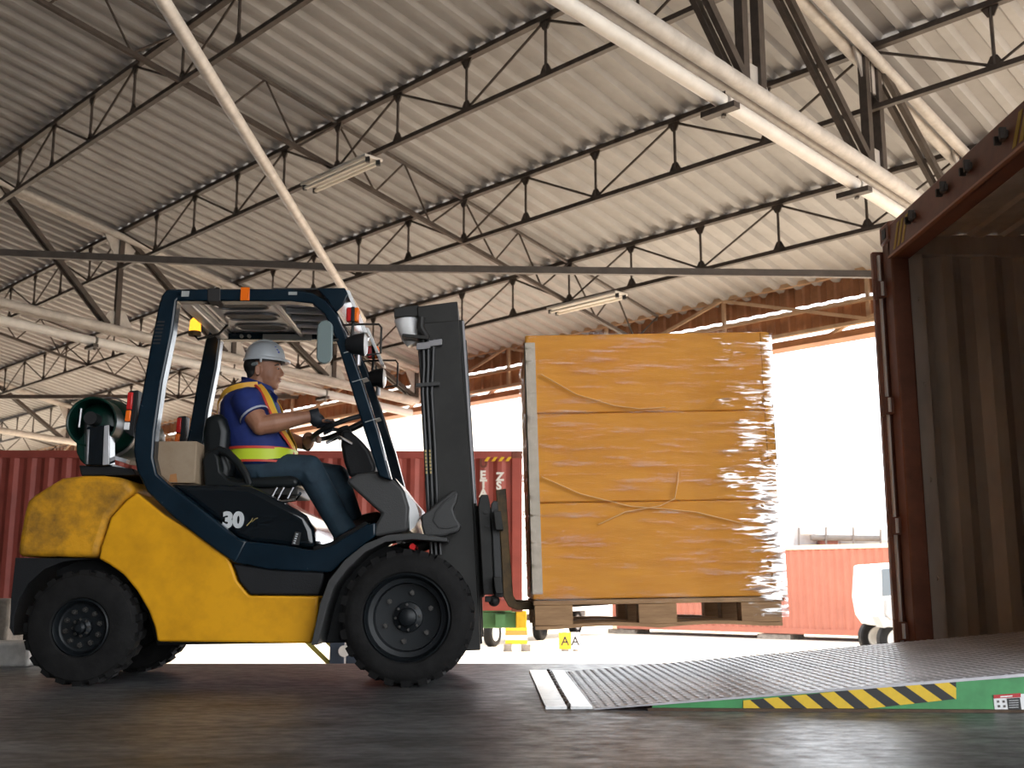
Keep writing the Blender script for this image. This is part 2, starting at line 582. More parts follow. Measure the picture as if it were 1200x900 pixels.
# plan bracing at bottom chord level: one bar each way across the bay
P0, P1 = V3(-140, 290, 13.2), V3(1026, 323, 12.75)
bar = MB().beam(P0, V3(400, 314, 12.9), 0.06, 0.085).beam(V3(400, 314, 12.9), P1 + Vector((1.6, 0, 0)), 0.06, 0.085)
tag(obj('brace_bar', bar, 'steel_grey'), 'long level steel brace bar crossing behind mast and pallet', 'brace')
pa, pb = onZ(165, -40, 4.15), onZ(400, 335, 4.15)
tag(obj('brace_pipe', MB().tube([pa, pb + (pb - pa) * 0.25], 0.050, 12), 'pipe_paint'), 'pale slanting brace pipe ending above the front of the overhead guard', 'brace')
P0, P1 = V3(-120, 465, 24.5), V3(560, 465, 24.5)
tag(obj('brace_bar', MB().beam(P0, P1, 0.06, 0.09), 'steel_grey'), 'thin distant brace bar running behind the gas bottle', 'brace')
pa, pb = onZ(-60, 400, 4.3), onZ(80, 520, 4.3)

# ------------------------------------------------------------------ eave fascia
fa = bpy.data.objects.new('trim_1', None)
COL.objects.link(fa)
place(fa, None, RP(13.6, 14, 3.35))
struct(fa, 'brown ribbed metal fascia hanging below the eave')
tA, tB = -2.0, 40.0
def ribbed(t0, t1, z0, z1, n):
    m = MB()
    k = int((t1 - t0) / 0.25)
    p = (t1 - t0) / k
    pr = []
    for i in range(k):
        pr += [(t0 + i * p, 0), (t0 + (i + .45) * p, 0), (t0 + (i + .55) * p, 0.03), (t0 + (i + .9) * p, 0.03)]
    pr.append((t1, 0))
    c = len(pr)
    m.add([RP(n + h, t, z) for z in (z0, z1) for t, h in pr], [(i, i + 1, c + i + 1, c + i) for i in range(c - 1)])
    return m
nF = 13.62
for i in range(12):
    t0 = tA + i * 3.5
    obj('fascia_sheet', ribbed(t0, t0 + 3.52, 3.905, 4.32, nF), 'fascia', fa, smooth=25)
    obj('fascia_sheet', ribbed(t0, t0 + 3.52, 3.50, 3.868, nF), 'fascia', fa, smooth=25)
obj('fascia_rail', MB().beam(RP(nF - .1, tA, 4.22), RP(nF - .1, tB, 4.22), 0.07, 0.07), 'fascia_steel', fa)
obj('fascia_rail', MB().beam(RP(nF - .1, tA, 3.80), RP(nF - .1, tB, 3.80), 0.05, 0.05), 'fascia_steel', fa)
obj('fascia_rail', MB().beam(RP(nF - .1, tA, 3.50), RP(nF - .1, tB, 3.50), 0.08, 0.05), 'fascia_steel', fa)
obj('eave_beam', MB().beam(RP(nF + .15, tA, 3.40), RP(nF + .15, tB, 3.40), 0.30, 0.10), 'fascia', fa)
for i in range(18):
    t = TR0 - 4.66 + i * NODE * 2
    if not inview(RP(nF, t, 3.9), 200):
        continue
    obj('fascia_post', MB().beam(RP(nF - .07, t, 3.5), RP(nF - .07, t, 4.22), 0.05, 0.05, up=Nd), 'fascia_steel', fa)
    s = 1 if i % 2 else -1
    z0, z1 = (3.52, 4.20) if s > 0 else (4.20, 3.52)
    obj('fascia_diagonal', MB().beam(RP(nF - .13, t, z0), RP(nF - .13, t + NODE * 2, z1), 0.035, 0.045), 'fascia_steel', fa)
    obj('fascia_bracket', MB().beam(RP(nF - .1, t + 0.3, 3.5), RP(nF + .1, t + 0.75, 3.42), 0.05, 0.05), 'fascia_steel', fa)

# ------------------------------------------------------------------ strip lights on the joists
for k, label in ((1, 'twin tube strip light hung on the joist above the driver'), (3, 'twin tube strip light hung on the joist above the pallet')):
    n = ROOF_N0 + STEP_N * k
    z = roof_z(n) - 0.03 - JD - 0.07
    t0 = 10.45 if k == 1 else 10.2
    ln = 0.66
    lt = thing('strip_light', label, 'lamp', RP(n, t0, z), 'strip lights on the joists')
    t0 -= 0.05
    obj('tray', MB().beam(RP(n, t0 - ln, z + 0.02), RP(n, t0 + ln, z + 0.02), 0.26, 0.035), 'pipe_white', lt, bevel=0.006)
    obj('ballast_channel', MB().beam(RP(n, t0 - ln * .98, z + 0.052), RP(n, t0 + ln * .98, z + 0.052), 0.10, 0.05), 'steel_grey', lt)
    for s in (-0.075, 0.075):
        obj('tube', MB().tube([RP(n + s, t0 - ln * .95, z - 0.03), RP(n + s, t0 + ln * .95, z - 0.03)], 0.022, 10), 'tube_white', lt)
        for e in (-1, 1):
            obj('lamp_holder', MB().box(RP(n + s, t0 + e * ln * .97, z - 0.022), (0.05, 0.05, 0.06)), 'black_flat', lt)
# ------------------------------------------------------------------ shipping containers in the yard
def corr_panel(L, H, pitch_=0.278, d=0.036):
    """trapezoid ribbed panel, x 0..L, z 0..H, ribs stand out to -y"""
    k = max(1, int(round(L / pitch_)))
    p = L / k
    pr = []
    for i in range(k):
        a = i * p
        pr += [(a, 0), (a + .26 * p, 0), (a + .50 * p, d), (a + .76 * p, d)]
    pr.append((L, 0))
    c = len(pr)
    return [(x, y, z) for z in (0, H) for x, y in pr], [(i, i + 1, c + i + 1, c + i) for i in range(c - 1)]

def add_container(label, org, rz, L, mat_, pitch_=0.278, top_mat=None):
    Hc, Wc = 2.59, 2.44
    R = Matrix.Rotation(rz, 3, 'Z')
    org = Vector(org)
    X = lambda x, y, z: org + R @ Vector((x, y, z))
    c = thing('shipping_container', label, 'container', X(L / 2, Wc / 2, 0), 'red shipping containers in the yard')
    v, f = corr_panel(L - 0.24, Hc - 0.30, pitch_)
    obj('side_panel', MB().add([X(x + .12, y + 0.02, z + .18) for x, y, z in v], f), mat_, c, smooth=20)
    obj('side_panel', MB().add([X(x + .12, Wc - y - 0.02, z + .18) for x, y, z in v], f), mat_, c, smooth=20)
    bx = lambda nm, a, b, m=mat_, bv=0.0: obj(nm, MB().box(X((a[0] + b[0]) / 2, (a[1] + b[1]) / 2, (a[2] + b[2]) / 2), (b[0] - a[0], b[1] - a[1], b[2] - a[2]), R), m, c, bevel=bv)
    bx('end_panel', (0.05, 0.1, .15), (0.10, Wc - .1, Hc - .1))
    bx('end_panel', (L - .10, 0.1, .15), (L - .05, Wc - .1, Hc - .1))
    bx('roof_panel', (0.05, 0.03, Hc - .06), (L - .05, Wc - .03, Hc - .03))
    for y in (0, Wc - .08):
        bx('top_rail', (.1, y, Hc - .12), (L - .1, y + .08, Hc), top_mat or mat_)
        bx('bottom_rail', (.1, y, 0.02), (L - .1, y + .08, .18))
    for x in (0, L - .16):
        for y in (0, Wc - .16):
            bx('corner_post', (x, y, .1), (x + .16, y + .16, Hc - .1))
            for z in (0, Hc - .12):
                bx('corner_casting', (x - .01, y - .01, z), (x + .17, y + .17, z + .12), top_mat or 'casting', 0.012)
    return c, X

p0, p1 = V3(612, 717, 18), V3(612, 529, 18)
cz = p0.z
near_c, Xc = add_container('long red ribbed container on a green trailer behind the forklift', (p0.x - 12.19, 18, cz), 0, 12.19, 'red_paint', 0.285)
# yellow hazard flashes and white lettering at its right end
for i in range(4):
    x = 12.19 - 0.62 + i * 0.115
    obj('hazard_flash', MB().prism3([Xc(x, -0.006, 2.42), Xc(x + .055, -0.006, 2.42), Xc(x + .105, -0.006, 2.49), Xc(x + .05, -0.006, 2.49)], (0, .004, 0)), 'yellow_flat', near_c)

def text_obj(name, s, size, mat_, parent, loc, rot, depth=0.002, bold=0.0, align='LEFT', shear=0.0):
    cu = bpy.data.curves.new(name, 'FONT')
    cu.body = s
    cu.size = size
    cu.extrude = depth
    cu.offset = bold
    cu.shear = shear
    cu.align_x = align
    cu.resolution_u = 4
    t = bpy.data.objects.new(name, cu)
    COL.objects.link(t)
    dg = bpy.context.evaluated_depsgraph_get()
    me = bpy.data.meshes.new_from_object(t.evaluated_get(dg))
    bpy.data.objects.remove(t)
    bpy.data.curves.remove(cu)
    me.name = name
    me.materials.clear()
    me.materials.append(MAT[mat_])
    o = bpy.data.objects.new(name, me)
    COL.objects.link(o)
    place(o, parent, loc)
    o.rotation_euler = rot
    return o
for ch, lx_, ly_, m_ in (('U', 562, 547.5, 'casting'), ('E', 562.5, 561, 'white_paint'), ('T', 562.5, 571.5, 'white_paint'), ('A', 562, 582, 'white_paint'), ('Z', 581.5, 563, 'white_paint'), ('S', 581.5, 573.5, 'white_paint')):
    text_obj('lettering', ch, 0.185, m_, near_c, V3(lx_, ly_, 18.004), (math.pi / 2, 0, 0), 0.003, 0.008)

# its trailer
tr = thing('trailer_chassis', 'green skeletal trailer carrying the long red container', 'trailer', (p0.x - 6, 19.2, YARD_Z))
for y in (18.25, 20.0):
    obj('side_beam', MB().box((p0.x - 6.1, y, cz - .135), (12.3, .14, .25)), 'chassis_green', tr, bevel=.01)
for x in (-.35, -3.0, -6, -9, -11.6):
    obj('cross_member', MB().box((p0.x + x, 19.12, cz - .14), (.16, 2.2, .2)), 'chassis_green', tr)
q = V3(611, 724, 18)
obj('corner_block', MB().box((q.x, 18.15, cz - .12), (.17, .25, .27)), 'yellow_flat', tr, bevel=.01)
for y in (18.3, 19.9):
    lx = V3(396, 760, 18.3).x
    obj('landing_leg', MB().box((lx, y, (cz + YARD_Z) / 2 - .1), (.24, .2, cz - YARD_Z - .1)).box((lx, y, YARD_Z + .03), (.34, .3, .06)), 'steel_blue', tr, bevel=.01)
    obj('leg_brace', MB().beam((lx - .75, y, cz - .25), (lx - .1, y, cz - .85), .06, .07), 'brace_yellow', tr)
    obj('gear_cap', MB().cyl((lx + .12, y - .11, cz - .62), (lx + .12, y - .16, cz - .62), .09), 'white_paint', tr)
def yard_wheel(parent, c, r, w, m='wheel_grey', rz=0.0):
    c = Vector(c)
    R = Matrix.Rotation(rz, 3, 'Z')
    def sp(mb):
        mb.v = [tuple(c + R @ Vector(p)) for p in mb.v]
        return mb
    wv = obj('wheel', sp(MB().lathe([(r * .60, -w * .42), (r * .55, -w * .44), (r * .42, -w * .2), (r * .16, -w * .16), (r * .14, -w * .36), (0.01, -w * .38), (0.01, w * .3), (r * .6, w * .4)], (0, 0, 0), 'Y', 20, cap=False)), m, parent)
    obj('tyre', sp(MB().lathe([(r * .6, -w * .42), (r * .75, -w * .52), (r * .93, -w * .48), (r, -w * .36), (r, w * .36), (r * .93, w * .48), (r * .6, w * .45)], (0, 0, 0), 'Y', 28, cap=False)), 'rubber', wv)
for x in (-9.0, -10.3):
    for y in (18.35, 19.9):
        yard_wheel(tr, (p0.x + x, y, YARD_Z + .5), .5, .3)

# orange container far right
d0, d1 = 37.5, 31.0
a = V3(718, 740, d0); b = V3(1050, 748.5, d1)
dirv = Vector((b.x - a.x, b.y - a.y, 0)).normalized()
ang = math.atan2(dirv.y, dirv.x)
oc, Xo = add_container('faded orange ribbed container standing in the sun behind the pallet', (a.x, a.y, YARD_Z + .15), ang, 12.19, 'orange_paint', 0.24, 'cream_paint')
for x in (.3, 5.9, 11.6):
    tag(obj('timber_block', MB().box(Xo(x, .5, -.075), (1.1, .9, .145), Matrix.Rotation(ang, 3, 'Z')), 'concrete_block', bevel=.01), {.3: 'low timber block under the left end of the orange container', 5.9: 'low timber block under the middle of the orange container', 11.6: 'low timber block under the right end of the orange container'}[x], 'block', 'blocks under the orange container')

# crane machine behind the orange container
k = thing('mobile_crane', 'grey mobile crane superstructure seen over the orange container', 'crane', V3(985, 645, 41) * 1.0)
Y = 41
def pbox(nm, x0, y0, x1, y1, Yn, dep, m, par, bv=.02):
    A = V3(x0, y1, Yn); B = V3(x1, y0, Yn)
    return obj(nm, MB().box(((A.x + B.x) / 2, Yn + dep / 2, (A.z + B.z) / 2), (abs(B.x - A.x), dep, abs(B.z - A.z)), None), m, par, bevel=bv)
pbox('carrier_deck', 926, 641, 1046, 660, Y, 2.2, 'steel_grey', k)
pbox('engine_housing', 930, 618, 958, 641, Y + .4, 1.6, 'crane_grey', k, .05)
pbox('operator_cab', 962, 622, 982, 641, Y, 1.0, 'casting', k, .04)
pbox('counterweight', 984, 624, 1046, 641, Y + .5, 1.5, 'crane_grey', k, .05)
obj('boom', MB().beam(V3(940, 620, Y), V3(1050, 628, Y), .4, .38), 'pipe_white', k, bevel=.03)
obj('boom_ram', MB().tube([V3(950, 630, Y - .2), V3(1030, 631, Y - .2)], .11, 10), 'steel_grey', k)
for x in (936, 968, 1000, 1032):
    obj('railing_post', MB().tube([V3(x, 641, Y - .3), V3(x, 617, Y - .3)], .035, 6), 'steel_grey', k)
for i in range(3):
    yard_wheel(k, (V3(940 + i * 45, 700, Y).x, Y + .2, YARD_Z + .55), .55, .35)

# white truck cab peeping out beside the container post
Y = 24.0
w = thing('truck', 'white truck cab peeping out left of the open container post', 'truck', V3(1045, 735, Y))
A = [U(x, y, Y) for x, y in ((1029, 661), (1085, 657), (1092, 735), (1040, 735), (1031, 722), (1027, 700))]
obj('cab_body', MB().prism(A, Y, Y + 1.7), 'white_paint', w, bevel=.05)
obj('cab_window', MB().prism([U(x, y, Y) for x, y in ((1033, 667), (1046, 666), (1048, 697), (1034, 699))], Y - .02, Y + .01), 'window_glass', w)
obj('cab_window', MB().prism([U(x, y, Y) for x, y in ((1051, 666), (1075, 665), (1078, 696), (1053, 697))], Y - .02, Y + .01), 'window_glass', w)
obj('fuel_tank', MB().prism([U(x, y, Y) for x, y in ((1036, 702), (1050, 700), (1053, 722), (1042, 727), (1036, 720))], Y - .08, Y + .3), 'crane_grey', w, bevel=.03)
obj('mudguard', MB().prism([U(x, y, Y) for x, y in ((1028, 722), (1060, 724), (1060, 731), (1034, 736))], Y - .05, Y + .4), 'crane_grey', w, bevel=.02)
for x in (1056, 1092):
    yard_wheel(w, (V3(x, 745, Y).x, Y + .25, YARD_Z + .42), .42, .28)
    yard_wheel(w, (V3(x, 745, Y).x, Y + 1.5, YARD_Z + .42), .42, .28)

# light truck behind the trailer, seen under the pallet
w = thing('truck', 'white flatbed truck parked beyond the pallet, wheels showing under it', 'truck', (1.2, 33, YARD_Z))
def gw(px, py, Yw, r, m):
    c = V3(px, py, Yw)
    yard_wheel(w, (c.x, Yw, YARD_Z + r), r, .24, m, math.atan2(6.5, 2.9))
gw(577, 744, 29.6, .36, 'wheel_grey'); gw(633, 744, 33, .36, 'rubber'); gw(674, 737, 36.5, .40, 'wheel_grey')
A, B = V3(577, 730, 30.5), V3(674, 725, 36.5)
Rt = Matrix.Rotation(math.atan2(B.y - A.y, B.x - A.x), 3, 'Z')
mid = (A + B) / 2
obj('flat_bed', MB().box((mid.x, mid.y + .6, YARD_Z + .88), (8.2, 1.9, .16), Rt), 'white_paint', w, bevel=.02)
obj('cab', MB().box((B.x - .2, B.y + 1.0, YARD_Z + 1.75), (1.7, 1.8, 1.6), Rt), 'white_paint', w, bevel=.08)
obj('cab_window', MB().box((B.x - .55, B.y - .02, YARD_Z + 2.1), (.9, .06, .55), Rt), 'window_glass', w)
obj('chassis_rail', MB().box((mid.x, mid.y + .3, YARD_Z + .66), (8.4, .12, .2), Rt), 'steel_grey', w)
# barrier and signs
Y = 27.5
bb = thing('road_barrier', 'orange, yellow and white striped road barrier under the pallet', 'barrier', V3(607, 757, Y))
for i, (y0, y1, m) in enumerate(((735, 739, 'yellow_flat'), (739, 744.5, 'orange_flat'), (744.5, 750, 'white_paint'), (750, 755, 'yellow_flat'))):
    pbox('stripe_board', 592, y0, 618, y1, Y, .25, m, bb, .01)
pbox('foot', 590, 755, 600, 764, Y - .1, .5, 'concrete_block', bb)
pbox('foot', 611, 755, 622, 764, Y - .1, .5, 'concrete_block', bb)
for px, m, lab, wd in ((662, 'yellow_flat', 'yellow upright bay sign with a black letter A', 7), (674, 'white_paint', 'small white bay sign with a letter A beside the yellow one', 5)):
    sg = thing('bay_sign', lab, 'sign', V3(px, 762, Y), 'bay signs on the yard')
    A = V3(px, 741, Y); B = V3(px, 761, Y)
    wd_m = wd * 2 / FPX * Y
    obj('board', MB().box((A.x, Y, (A.z + B.z) / 2), (wd_m, .04, A.z - B.z)), m, sg)
    text_obj('letter', 'A', .30, 'black_flat', sg, (A.x, Y - .022, B.z + .10), (math.pi / 2, 0, 0), .002, .004, 'CENTER')
    obj('foot', MB().box((A.x, Y, (B.z + YARD_Z) / 2), (wd_m * .6, .12, max(.05, B.z - YARD_Z))), 'concrete_block', sg)
# white building across the yard
Y = 48
wb = thing('white_building', 'long white building across the yard with small paned windows', 'building', (-4, Y + 5, YARD_Z))
A = V3(330, 700, Y); B = V3(640, 493, Y)
obj('lower_wall', MB().box(((A.x + B.x) / 2, Y + 4, (YARD_Z + B.z) / 2), (B.x - A.x, 8, B.z - YARD_Z)), 'wall_white', wb)
obj('eave_slab', MB().box(((A.x + B.x) / 2 + .4, Y + 3.6, B.z + .1), (B.x - A.x + 1, 9.5, .22)), 'wall_white', wb)
C2 = V3(600, 458, Y + 6)
obj('upper_wall', MB().box(((A.x + C2.x) / 2, Y + 10, (B.z + C2.z) / 2), (C2.x - A.x, 8, C2.z - B.z)), 'wall_white', wb)
obj('parapet', MB().box(((A.x + C2.x) / 2, Y + 9.8, C2.z + .1), (C2.x - A.x + .6, 8.8, .2)), 'wall_white', wb)
for x0, x1, y0, y1 in ((459, 482, 500, 527), (553, 566, 516, 528), (578, 597, 518, 527), (420, 440, 500, 527)):
    p = V3(x0, y1, Y); q = V3(x1, y0, Y)
    fr = obj('window', MB().box(((p.x + q.x) / 2, Y - .02, (p.z + q.z) / 2), (q.x - p.x + .2, .08, q.z - p.z + .2)), 'white_paint', wb)
    nx = 2
    for i in range(nx):
        for j in range(2):
            dx, dz = (q.x - p.x) / nx, (q.z - p.z) / 2
            obj('pane', MB().box((p.x + dx * (i + .5), Y - .07, p.z + dz * (j + .5)), (dx - .1, .03, dz - .1)), 'pane_pale', fr)
# concrete kerb and block at the left end of the dock edge
tag(obj('kerb', MB().box((-5.6, 7.14, .075), (5.4, .27, .15)), 'concrete_white', bevel=.02), 'chipped white concrete kerb behind the rear wheel at the left', 'kerb')
tag(obj('concrete_barrier', MB().prism3([(-3.52, 8.0, YARD_Z), (-3.52, 8.5, YARD_Z), (-3.52, 8.38, .40), (-3.52, 8.12, .40)], (-2.6, 0, 0)), 'concrete_block', bevel=.02), 'rough brown concrete barrier beyond the kerb at the left edge', 'barrier')
# ------------------------------------------------------------------ open container backed on to the dock
OX, OY0, OY1, OZ0, OZ1, OL = 2.50, 4.46, 6.90, 0.10, 2.79, 6.06
oc = thing('open_container', 'open dark red container backed on to the dock at the right', 'container', (OX + OL / 2, (OY0 + OY1) / 2, YARD_Z))
bx = lambda nm, a, b, m, bv=0.0, par=None: obj(nm, MB().box([(a[i] + b[i]) / 2 for i in range(3)], [abs(b[i] - a[i]) for i in range(3)]), m, par or oc, bevel=bv)
bx('door_post', (OX, OY1 - .15, OZ0), (OX + .115, OY1, OZ1 - .1), 'door_red', .01)
bx('door_post', (OX, OY0, OZ0), (OX + .115, OY0 + .15, OZ1 - .1), 'door_red', .01)
hd = bx('door_header', (OX, OY0 + .1, OZ1 - .235), (OX + .13, OY1 - .1, OZ1 - .01), 'door_red', .012)
bx('header_lip', (OX - .012, OY0 + .12, OZ1 - .235), (OX + .02, OY1 - .12, OZ1 - .222), 'rail_edge', .0, hd)
bx('door_sill', (OX, OY0, OZ0 - .16), (OX + .14, OY1, OZ0 + .03), 'door_red', .01)
for y in (OY1 - .165, OY0 - .005):
    for z in (OZ1 - .12, OZ0 - .16):
        c = bx('corner_casting', (OX - .012, y, z), (OX + .17, y + .17, z + .13), 'door_red', .014)
        bx('casting_slot', (OX - .016, y + .05, z + .03), (OX - .010, y + .11, z + .095), 'black_flat', .0, c)
for y in (6.33, 5.85, 5.53, 5.11):
    cb = MB().box((OX - .015, y, OZ1 - .11), (.02, .09, .04)).box((OX - .028, y - .03, OZ1 - .105), (.036, .018, .06)).box((OX - .028, y + .03, OZ1 - .12), (.036, .018, .045))
    obj('cam_keeper', cb, 'steel_dark', hd, bevel=.004)
for y0, n in ((6.70, 3), (5.05, 3)):
    for i in range(n):
        y = y0 - i * .072
        obj('hazard_flash', MB().prism3([(OX - .003, y, OZ1 - .20), (OX - .003, y - .040, OZ1 - .20), (OX - .003, y - .135, OZ1 - .05), (OX - .003, y - .095, OZ1 - .05)], (.002, 0, 0)), 'yellow_dull', hd)
# inner lining
xs0, xs1 = OX + .115, OX + OL - .1
bx('door_jamb', (xs0, OY1 - .12, OZ0), (xs0 + .10, OY1 - .03, OZ1 - .2), 'inner_grey', .006)
bx('door_jamb', (xs0, OY0 + .03, OZ0), (xs0 + .10, OY0 + .12, OZ1 - .2), 'inner_grey', .006)
v, f = corr_panel(xs1 - xs0 - .1, OZ1 - OZ0 - .2, 0.278, 0.045)
obj('side_panel', MB().add([(xs0 + .10 + x, OY1 - .035 - y, OZ0 + .05 + z) for x, y, z in v], f), 'inner_grey', oc, smooth=20)
obj('side_panel', MB().add([(xs0 + .10 + x, OY0 + .035 + y, OZ0 + .05 + z) for x, y, z in v], f), 'inner_grey', oc, smooth=20)
bx('outer_side', (xs0, OY1 - .012, OZ0), (xs1, OY1 - .004, OZ1 - .08), 'door_red')
bx('outer_side', (xs0, OY0 + .004, OZ0), (xs1, OY0 + .012, OZ1 - .08), 'door_red')
# corrugated roof, ribs across the container
rm = MB()
k = int((xs1 - xs0) / .21); p = (xs1 - xs0) / k; pr = []
for i in range(k):
    pr += [(xs0 + i * p, 0), (xs0 + (i + .4) * p, 0), (xs0 + (i + .5) * p, .022), (xs0 + (i + .9) * p, .022)]
pr.append((xs1, 0)); c = len(pr)
rm.add([(x, y, OZ1 - .075 + h) for y in (OY0 + .05, OY1 - .05) for x, h in pr], [(i, i + 1, c + i + 1, c + i) for i in range(c - 1)])
obj('roof_panel', rm, 'inner_grey', oc, smooth=20)
bx('roof_skin', (xs0, OY0 + .02, OZ1 - .045), (xs1, OY1 - .02, OZ1 - .04), 'door_red')
bx('roof_rail', (xs0, OY1 - .09, OZ1 - .20), (xs1, OY1 - .03, OZ1 - .06), 'inner_grey', .008)
bx('roof_rail', (xs0, OY0 + .03, OZ1 - .20), (xs1, OY0 + .09, OZ1 - .06), 'inner_grey', .008)
bx('end_panel', (xs1, OY0 + .02, OZ0), (xs1 + .05, OY1 - .02, OZ1 - .05), 'inner_grey')
for i in range(7):
    y = OY0 + .05 + i * (OY1 - OY0 - .1) / 7
    bx('floor_plank', (xs0 + .02, y + .003, OZ0 - .02), (xs1, y + (OY1 - OY0 - .1) / 7 - .003, OZ0 + .025), 'wood_floor', .003)
for z in (0.55, 1.15, 1.75, 2.3):
    obj('lashing_ring', MB().tube([(xs0 + .05, OY1 - .13, z), (xs0 + .05, OY1 - .15, z - .012), (xs0 + .05, OY1 - .13, z - .024)], .004, 6), 'inner_grey', oc)
# far door folded open along the side
dr = bx('door_leaf', (OX - .055, OY1 + .028, OZ0 + .02), (OX + 1.10, OY1 + .075, OZ1 - .14), 'door_red', .006)
bx('door_gasket', (OX - .030, OY1 + .002, OZ0 + .05), (OX - .014, OY1 + .030, OZ1 - .17), 'gasket', .004, dr)
for z in (0.22, 0.86, 1.62, 2.38):
    obj('hinge', MB().box((OX - .035, OY1 - .012, z), (.075, .05, .11)).cyl((OX - .07, OY1 - .03, z - .07), (OX - .07, OY1 - .03, z + .07), .014), 'door_red', oc, bevel=.004)
    obj('hinge_pin', MB().cyl((OX - .03, OY1 - .046, z - .045), (OX - .03, OY1 - .046, z + .045), .010), 'gasket', oc)
# trailer below the open container
tb = thing('container_trailer', 'low trailer bed under the open container beside the dock', 'trailer', (OX + 3, 5.7, YARD_Z))
obj('bed_beam', MB().box((OX + 3.1, OY0 + .4, OZ0 - .36), (6.0, .2, .38)), 'steel_dark', tb)
obj('bed_beam', MB().box((OX + 3.1, OY1 - .4, OZ0 - .36), (6.0, .2, .38)), 'steel_dark', tb)
for x in (1.2, 2.4):
    for y in (OY0 + .25, OY1 - .25):
        yard_wheel(tb, (OX + x + .5, y, YARD_Z + .42), .42, .26)

# ------------------------------------------------------------------ dock leveller
RX0, RX1, RZ1 = 0.385, 3.10, 0.232
ny = lambda x: 4.62 - (x - .385) * 0.055
fy = lambda x: 6.52 + (x - .385) * 0.02
rz = lambda x: 0.006 + max(0.0, (x - .385)) / (RX1 - .385) * (RZ1 - .006)
rp = thing('dock_leveller', 'green dock leveller ramp with steel tread deck rising into the container', 'dock leveller', (1.5, 5.6, 0))
dk = obj('deck_plate', MB().add([(RX0, ny(RX0), rz(RX0)), (RX1, ny(RX1), rz(RX1)), (RX1, fy(RX1), rz(RX1)), (RX0, fy(RX0), rz(RX0)),
        (RX0, ny(RX0), rz(RX0) - .006), (RX1, ny(RX1), rz(RX1) - .016), (RX1, fy(RX1), rz(RX1) - .016), (RX0, fy(RX0), rz(RX0) - .006)],
        [(0, 1, 2, 3), (7, 6, 5, 4), (0, 4, 5, 1), (1, 5, 6, 2), (2, 6, 7, 3), (3, 7, 4, 0)]), 'deck_steel', rp, smooth=0)
lug = MB()
pt = 0.042
nx_ = int((RX1 - RX0) / pt)
for i in range(nx_):
    x = RX0 + (i + .5) * pt
    y0, y1 = ny(x), fy(x)
    m_ = int((y1 - y0) / pt)
    for j in range(m_):
        y = y0 + (j + .5 + (.0 if i % 2 else .0)) * (y1 - y0) / m_
        z = rz(x)
        a = 1 if (i + j) % 2 else -1
        c_, s_ = math.cos(a * .78), math.sin(a * .78)
        P = [(x + c_ * u - s_ * v, y + s_ * u + c_ * v, z) for u, v in ((-.021, 0), (0, -.0065), (.021, 0), (0, .0065))]
        P += [(x + c_ * u - s_ * v, y + s_ * u + c_ * v, z + .0028) for u, v in ((-.013, 0), (0, -.0035), (.013, 0), (0, .0035))]
        lug.add(P, [(4, 5, 6, 7), (0, 1, 5, 4), (1, 2, 6, 5), (2, 3, 7, 6), (3, 0, 4, 7)])
o = obj('tread_pattern', lug, 'deck_steel_worn', dk, smooth=0)
o['kind'] = 'stuff'
# hinge plates at the foot
obj('hinge_plate', MB().prism3([(.19, 4.63, .012), (.276, 4.63, .012), (.292, 6.60, .012), (.175, 6.60, .012)], (0, 0, -.010)), 'hinge_white', rp)
obj('hinge_plate', MB().prism3([(.292, 4.63, .012), (.380, 4.625, .012), (.375, 6.52, .012), (.305, 6.60, .012)], (0, 0, -.010)), 'hinge_white', rp)
for i in range(13):
    y = 4.68 + i * .150
    obj('hinge_knuckle', MB().cyl((.286, y, .010), (.286, y + .09, .010), .011, n=10), 'steel_dark', rp)
# green side skirt
xa, xb = .62, 3.0
sk = obj('side_skirt', MB().add([(xa, ny(xa) + .004, .002), (xb, ny(xb) + .004, .002), (xb, ny(xb) + .004, rz(xb) - .014), (xa, ny(xa) + .004, rz(xa) - .006),
     (xa, ny(xa) + .02, .002), (xb, ny(xb) + .02, .002), (xb, ny(xb) + .02, rz(xb) - .014), (xa, ny(xa) + .02, rz(xa) - .006)],
     [(0, 1, 2, 3), (7, 6, 5, 4), (0, 4, 5, 1), (1, 5, 6, 2), (2, 6, 7, 3), (3, 7, 4, 0)]), 'green_paint', rp, smooth=0)
obj('floor_frame', MB().beam((.60, ny(.60) - .012, .005), (3.0, ny(3.0) - .012, .005), .03, .010), 'rust_edge', rp)
def on_skirt(px, py):
    r = ray(px, py)
    # plane y = ny(x) + .004 - .003
    k = (4.62 + .385 * .055 + .0005 + .055 * -CAM.x - CAM.y) / (r.y + .055 * r.x)
    return CAM + r * k
def flash(poly, m, nm='hazard_stripe', off=0.0):
    P = [on_skirt(*q) + Vector((0, off, 0)) for q in poly]
    obj(nm, MB().prism3(P, (0, .003, 0)), m, sk, smooth=0)
top = lambda x: 821.0 - (x - 871) * (24.0 / 248)
bot = lambda x: min(830.2, 830.6 - (x - 1016) * (11.6 / 105) if x > 1016 else 830.2)
E0, E1 = 871.0, 1120.5
per, half, lean = 32.9, 17.0, 1.22
x = 846.0
